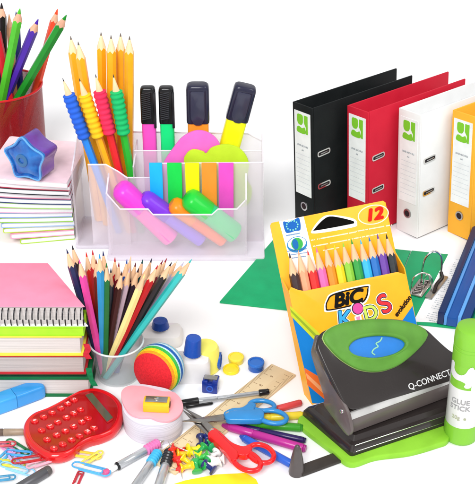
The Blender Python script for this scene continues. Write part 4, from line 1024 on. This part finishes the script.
lying_pen((6, 496), (50, 469.5), None, 'dark grey metal pen crossing the lower left corner', 'pen', 'pen', None, roll=.2, parts=[
    (0, .9, 3.9, 3.9, mat('gunmetal', '6A6A6E', rough=.3, metal=.5, var=.15, stretch=(1, 1, .1)), 'barrel'), (.9, 1, 3.9, 3.6, mat('gun_end', '55504E', rough=.35), 'end_cap')])
lying_pen((-25, 433), (32, 432), None, 'brown grey pen half hidden beneath the red calculator', 'pen', 'pen', None, roll=.2, za=3.2, zb_=3.2, parts=[
    (0, .5, 2.9, 2.9, mat('brown_pen', '6B5A50', rough=.35, var=.15), 'barrel'), (.5, 1, 2.9, 2.4, mat('tan_pen', 'A8937F', rough=.35, var=.15), 'front_section')])
# black ball pen
lying_pen((269, 393.2), (176, 405), None, 'clear ball pen with black cap lying across the wooden ruler', 'pen', 'ball_pen', None, roll=.2, za=5.0, zb_=4.2, parts=[
    (0, .11, 2.4, 2.7, BLACKP, 'end_plug'), (.11, .56, 1.8, 1.9, mat('clear_barrel', 'C9CDD0', rough=.1, var=.2, vscale=200, stretch=(1, 1, .03), col2='55575C', coat=.6), 'barrel'),
    (.56, .78, 2.0, 2.6, mat('clear_barrel', 'C9CDD0'), 'front_barrel'), (.76, 1.0, 3.3, 2.7, BLACKP, 'cap')])
p0, p1 = at(212, 404, 1.5), at(176, 407.5, 1.5)
lying_pen((212.5, 403), (186, 406.5), None, 'thin black pen clip lying next to the pen cap', 'pen clip', 'pen_clip', None, roll=.2, parts=[(0, 1, 1.5, 1.9, BLACKP, 'clip_bar')])

# blue chunky highlighter at the left edge
hA, hB = at(-22, 418, 0), at(43, 394.5, 0)
hd_ = (hB-hA).normalized()
hm = frame((hA.x, hA.y, .1), x=hd_, z=(0, 0, 1)); Lh = (hB-hA).length
bh = thing('blue_marker', hm, 'chunky light blue marker lying against the book stack at the left edge', 'marker')
LB = mat('marker_blue', '3FA3E8', rough=.3, var=.04, coat=.3); 
xs_ = lambda x, s_: [(x, p.x, p.y+6.6) for p in rrect(-7*s_, 7*s_, -6.4*s_, 6.4*s_, 2.4, 4)]
MB().loft([xs_(0, .96), xs_(2, 1), xs_(Lh*.55, 1), xs_(Lh*.555, .98)]).build('body', LB, bh, ang=40)
MB().loft([xs_(Lh*.56, 1), xs_(Lh-4, .96), xs_(Lh-1, .9), xs_(Lh, .8)]).build('cap', mat('marker_blue_cap', '3594DC', rough=.25, var=.04, coat=.4), bh, ang=40)

# ================================================================== wooden ruler
ra, rb_, rc_, rd_ = (150, 462), (272, 365.5), (289, 371.5), (172, 478)
ro = at(*ra); rq = [Vector((at(*q_, 2).x-ro.x, at(*q_, 2).y-ro.y)) for q_ in (ra, rb_, rc_, rd_)]
ru = (rq[1]-rq[0]).normalized(); rw = Vector((ru.y, -ru.x)); rL = (rq[1]-rq[0]).length; rW = 25
rM = frame((ro.x, ro.y, .1), x=(ru.x, ru.y, 0), z=(0, 0, 1))
rul = thing('wooden_ruler', rM, 'pale wooden ruler lying diagonally under the pen and the scissors', 'ruler')
MB().prism([(0, 0), (rL, 0), (rL, -rW), (0, -rW)], 0, 2.2).build('blade', mat('ruler_wood', 'E2CDA6', rough=.5, var=.14, vscale=90, stretch=(.1, 1, 1), bump=.1, bscale=600, col2='CDB288'), rul, bev=.4)
tk = MB(); k = 0; x = 4.0
while x < rL-3:
    l = 7.5 if k % 10 == 0 else (5.5 if k % 5 == 0 else 3.4); tk.box(x, x+.35, -l, -.6, 2.22, 2.3)
    l = 7.5 if k % 8 == 0 else (5 if k % 4 == 0 else 3); tk.box(x, x+.35, -rW+.6, -rW+l, 2.22, 2.3)
    x += 1.5; k += 1
tk.build('graduations', ink('94795A'), rul)
x = 4.0; k = 0
while x < rL-8:
    text(str(k), 4.4, ink('94795A'), rul, T(x+.5, -11, 2.26), name='numeral', ext=.05)
    x += 15; k += 1

# ================================================================== felt-tip pens on the right
def felt(a, b, r, h_, label, za=None, zb_=None):
    m = plastic(h_, .3); m2 = mat('felt_dark_'+h_, tuple(c*.8 for c in hexc(h_)), rough=.3, var=.05, coat=.3)
    lying_pen(a, b, None, label, 'felt pen', 'felt_tip_pen', 'felt tip pens lying beside the scissors', za=za, zb_=zb_, roll=.2, n=8, parts=[
        (0, .03, r*.8, r*.9, m2, 'end_plug'), (.03, .62, r, r, m, 'barrel'), (.62, .9, r*1.02, r*.98, m, 'cap'), (.9, 1, r*.96, r*.45, m2, 'cap_end')])
felt((301.5, 402.5), (262, 413), 2.9, 'DB4A4A', 'red felt tip pen lying behind the blue scissors')
felt((303.5, 415), (250, 419), 3.3, 'F1D33A', 'yellow felt tip pen lying inside the blue scissors handle')
felt((303, 428), (230, 422), 3.4, '3E9A28', 'green felt tip pen lying in front of the blue scissors')
felt((306, 441), (232, 425), 2.6, '2B1A55', 'dark purple felt tip pen lying behind the magenta one', za=3, zb_=3)
felt((306, 449), (222, 425), 3.5, 'B52C8C', 'magenta felt tip pen lying between green and blue pens')
felt((293, 465), (240, 436), 3.2, '2C5FC8', 'blue felt tip pen nearest the cone of the punch guide')

# ================================================================== scissors
def scissors(outer, blades, rings_, pivot, m, z, label):
    o_ = at(*pivot, z); root = thing('scissors', T(o_.x, o_.y, 0), label, 'scissors', 'scissors')
    W_ = lambda px, py, zz_: (at(px, py, zz_).x-o_.x, at(px, py, zz_).y-o_.y)
    for k, bl in enumerate(blades):
        MB().prism([W_(*q_, z+1.2*k) for q_ in bl], z-.6+1.5*k, z+.7+1.5*k).build('blade', mat('blade_steel', (.36, .34, .32), rough=.26, metal=1, var=.12, stretch=(1, 1, 1), vscale=70), root, bev=.25)
    hs = []
    for k, arm in enumerate(outer):
        ho_ = MB().prism([W_(*q_, z+2) for q_ in [Vector(v[:2]) for v in smooth_closed(arm, 4)]], z-2.2+1.2*k, z+3.4+1.2*k).build('handle', m, root, bev=1.3, seg=3); hs.append(ho_)
    for k, (cx, cy, rx, ry, a, rr_) in enumerate(rings_):
        pts = [(*W_(p.x, p.y, z+1), z+.6+.8*k) for p in ell(cx, cy, rx, ry, 36, a)]
        MB().tube(pts, rr_, 10, closed=True).build('finger_loop', m, hs[min(k, len(hs)-1)], ang=80)
    MB().lathe([(2.6, 0), (2.6, .8), (1.8, 1.3), (.3, 1.4)], 18, T(0, 0, z+2.2)).build('pivot_screw', CHROME, root)
    return root
BLU = mat('scissor_blue', '2B86C8', rough=.3, var=.04, coat=.4); RDS = mat('scissor_red', 'E0161C', rough=.25, var=.04, coat=.5)
scissors([[(224, 413), (232, 409), (242, 408), (250, 403), (256, 405), (254, 411), (258, 415), (250, 418), (236, 416), (226, 417)],
          [(225, 416), (236, 412), (248, 412), (259, 411), (264, 414), (262, 421), (250, 422), (236, 422), (227, 421)]],
         [[(227, 414), (227, 420), (196, 421), (181, 421.5), (196, 418.5)], [(227, 416), (227, 421), (200, 423), (186, 421), (200, 419)]],
         [(262, 405.3, 12.5, 5.0, .08, 1.9), (272.5, 417.3, 14.2, 6.3, .14, 2.0)], (228, 416.5), BLU, 9.0, 'blue handled scissors lying across the felt tip pens')
scissors([[(209, 431), (215, 429), (222, 434), (232, 443), (243, 447), (250, 445), (252, 450), (247, 456), (236, 455), (222, 448), (212, 440)],
          [(210, 433), (216, 432), (224, 440), (234, 450), (238, 455), (236, 462), (231, 461), (224, 452), (214, 442), (208, 437)]],
         [[(214, 431), (209, 437), (196, 425), (183, 410.5), (197, 419)], [(216, 430), (211, 435), (199, 421), (184, 408.5), (201, 417)]],
         [(261, 453.3, 13.3, 8.6, .35, 2.0), (246.5, 461.5, 14.8, 8.6, .42, 2.1)], (212, 433.5), RDS, 8.6, 'red handled scissors lying beside the push pins')

# ================================================================== push pins
def pin(px, py, h_, nm, idx, lie):
    r = 3.6; p = at(px, py, 4)
    a = random.uniform(0, 2*pi); tilt = radians(random.choice((90, 78, 70, 96)) if lie else random.uniform(95, 112))
    M = T(p.x, p.y, 4.2) @ RZ(a) @ RY(tilt)
    root = thing('push_pin', M, '%s push pin in the pile beside the red scissors' % nm if False else idx, 'push pin', 'push pins in the pile')
    b = MB().lathe([(.5, 6.4), (3.6, 6.2), (3.8, 5.4), (3.2, 4.8), (2.1, 4.0), (1.8, 2), (1.9, -1), (2.5, -2), (4.0, -2.8), (4.1, -3.6), (3.4, -4.0), (.5, -4.1)], 20)
    b.build('head', mat('pin_'+h_, h_, rough=.22, var=.04, coat=.5), root, ang=50)
    MB().lathe([(.45, 6.3), (.4, 12), (.05, 15)], 8).build('needle', CHROME, root, ang=60)
    return root
pins = [(176, 449.5, 'D8201C', 'red', 'red push pin, top left of the pile'), (174.5, 456.5, 'E0301C', 'red', 'red push pin at the left edge of the pile'), (179, 463.5, 'D8201C', 'red', 'red push pin, lowest of the red ones'),
        (182, 454, 'F0B81C', 'yellow', 'amber push pin between the red and the green pins'), (186, 460.5, 'F4D01E', 'yellow', 'yellow push pin in the middle of the pile'), (188.5, 466.5, 'F2C81C', 'yellow', 'lowest yellow push pin of the pile'),
        (191.5, 449, 'F2E01E', 'yellow', 'upper yellow push pin next to the green ones'), (196, 454.5, 'EDE018', 'yellow', 'yellow push pin between two green pins'), (201.5, 449.5, '1F9E4A', 'green', 'upper green push pin in the centre of the pile'),
        (201, 457.5, '3DB548', 'green', 'light green push pin in the centre of the pile'), (204, 463.5, '1F9E4A', 'green', 'green push pin near the navy one in front'), (196.5, 468, '2FA854', 'green', 'lowest green push pin of the pile'),
        (207, 440.5, '1B2A6E', 'navy', 'navy push pin nearest the red scissors blade'), (201, 442.5, '202C62', 'navy', 'navy push pin at the back of the pile'), (212, 446, '1F9E5A', 'green', 'green push pin at the back beside the navy ones'),
        (210, 468, '1B2A6E', 'navy', 'navy push pin at the front of the pile'), (214, 455, 'F0EEEC', 'white', 'white push pin nearest the green ones'), (219.5, 459.5, 'F0EEEC', 'white', 'white push pin at the far right of the pile'),
        (215.5, 463.5, 'F0EEEC', 'white', 'white push pin at the lower right of the pile')]
for i, (px, py, h_, nm, lb) in enumerate(pins): pin(px, py, h_, nm, lb, i % 2)

# ================================================================== paper clips
def clip(px, py, ang_, L, h_, label, z=.8):
    p = at(px, py); w = L*.24
    pts = []
    def arc(cx, cy, r, a0, a1, n=8): return [(cx+r*cos(a0+(a1-a0)*k/n), cy+r*sin(a0+(a1-a0)*k/n), 0) for k in range(n+1)]
    r1, r2, r3 = w*.5, w*.44, w*.34
    pts = [(-L*.30, -r1, 0)] + arc(L*.38, 0, r1, -pi/2, pi/2) + arc(-L*.42, r1-r2, r2, pi/2, 3*pi/2) + arc(L*.22, r1-2*r2+r3, r3, -pi/2, pi/2) + [(-L*.22, r1-2*r2+2*r3, 0)]
    pts = [(x, y, (k/len(pts))*.5) for k, (x, y, _) in enumerate(pts)]
    o_ = MB().tube(pts, .72, 7).build('paper_clip', mat('clip_'+h_, h_, rough=.25, var=.04, coat=.5), ang=70)
    place(o_, T(p.x, p.y, z) @ RZ(radians(ang_))); return tag(o_, label, 'paper clip', 'coloured paper clips')
clips = [(18, 448, -40, 24, '1E7A4A', 'dark green paper clip at the top of the scattered clips'), (10, 452, -38, 20, 'D58FC0', 'mauve paper clip crossing behind the blue ones'), (22, 457, -8, 24, '3E9BD6', 'blue paper clip below the dark green one'),
         (31, 464, 14, 26, 'B81C24', 'dark red paper clip nearest the calculator'), (8, 464, -10, 26, 'D8D040', 'yellow paper clip at the left edge'), (18, 471, -22, 28, '8CC8E8', 'pale blue paper clip under the yellow one'),
         (42, 466, 30, 22, 'EDA6B8', 'pale pink paper clip beneath the dark red one'), (3, 449, 4, 20, 'C23A4A', 'red paper clip at the left edge above the yellow one'), (5, 456, 62, 20, '58B4E0', 'light blue paper clip standing out at the left edge'),
         (86, 457, -12, 24, 'E8C93A', 'golden yellow paper clip nearest the calculator edge'), (93, 461, 48, 19, 'EBDC5A', 'lemon yellow paper clip crossing the golden one'), (92, 474, -20, 30, '4FA6DC', 'blue paper clip beside the pink pencil end'),
         (78, 480, 80, 18, 'C22A38', 'red paper clip at the bottom edge beside the blue one'), (14, 461, -60, 18, 'B9A8E0', 'lavender paper clip in the middle of the clips'), (2, 482, 10, 20, '3E8FB8', 'teal paper clip in the lower left corner')]
for i, (px, py, a, L, h_, lb) in enumerate(clips): clip(px, py, a, L, h_, lb, .8+(i % 4)*1.3)

# yellow card at the bottom
sheet([(150, 492), (185, 481), (216, 475), (246, 473.5), (256, 480), (262, 492)], .3, .9, 'yellow_card', mat('yellow_card', 'F6DF28', rough=.5, var=.03), 'bright yellow card lying at the bottom edge below the push pins', 'card')

# ================================================================== light
w = bpy.data.worlds.new('World'); scn.world = w; w.use_nodes = True
bg = w.node_tree.nodes['Background']; bg.inputs['Color'].default_value = (1, 1, 1, 1); bg.inputs['Strength'].default_value = .72
def area(name, loc, target, size, power, col=(1, 1, 1)):
    l = bpy.data.lights.new(name, 'AREA'); l.energy = power; l.size = size; l.color = col
    o = bpy.data.objects.new(name, l); COL.objects.link(o); o.location = Vector(loc)*S
    d = (Vector(target)-Vector(loc)); o.rotation_euler = d.to_track_quat('-Z', 'Y').to_euler()
area('key_softbox', (-900, -3900, 3700), (0, 200, 0), 2.2, 225)
area('fill_softbox', (2800, -1200, 3800), (0, 200, 0), 2.2, 60)
scn.view_settings.view_transform = 'Standard'; scn.view_settings.look = 'None'; scn.view_settings.exposure = 0; scn.view_settings.gamma = 1
scn.render.engine = 'CYCLES'
scn.cycles.transparent_max_bounces = 24; scn.cycles.max_bounces = 10
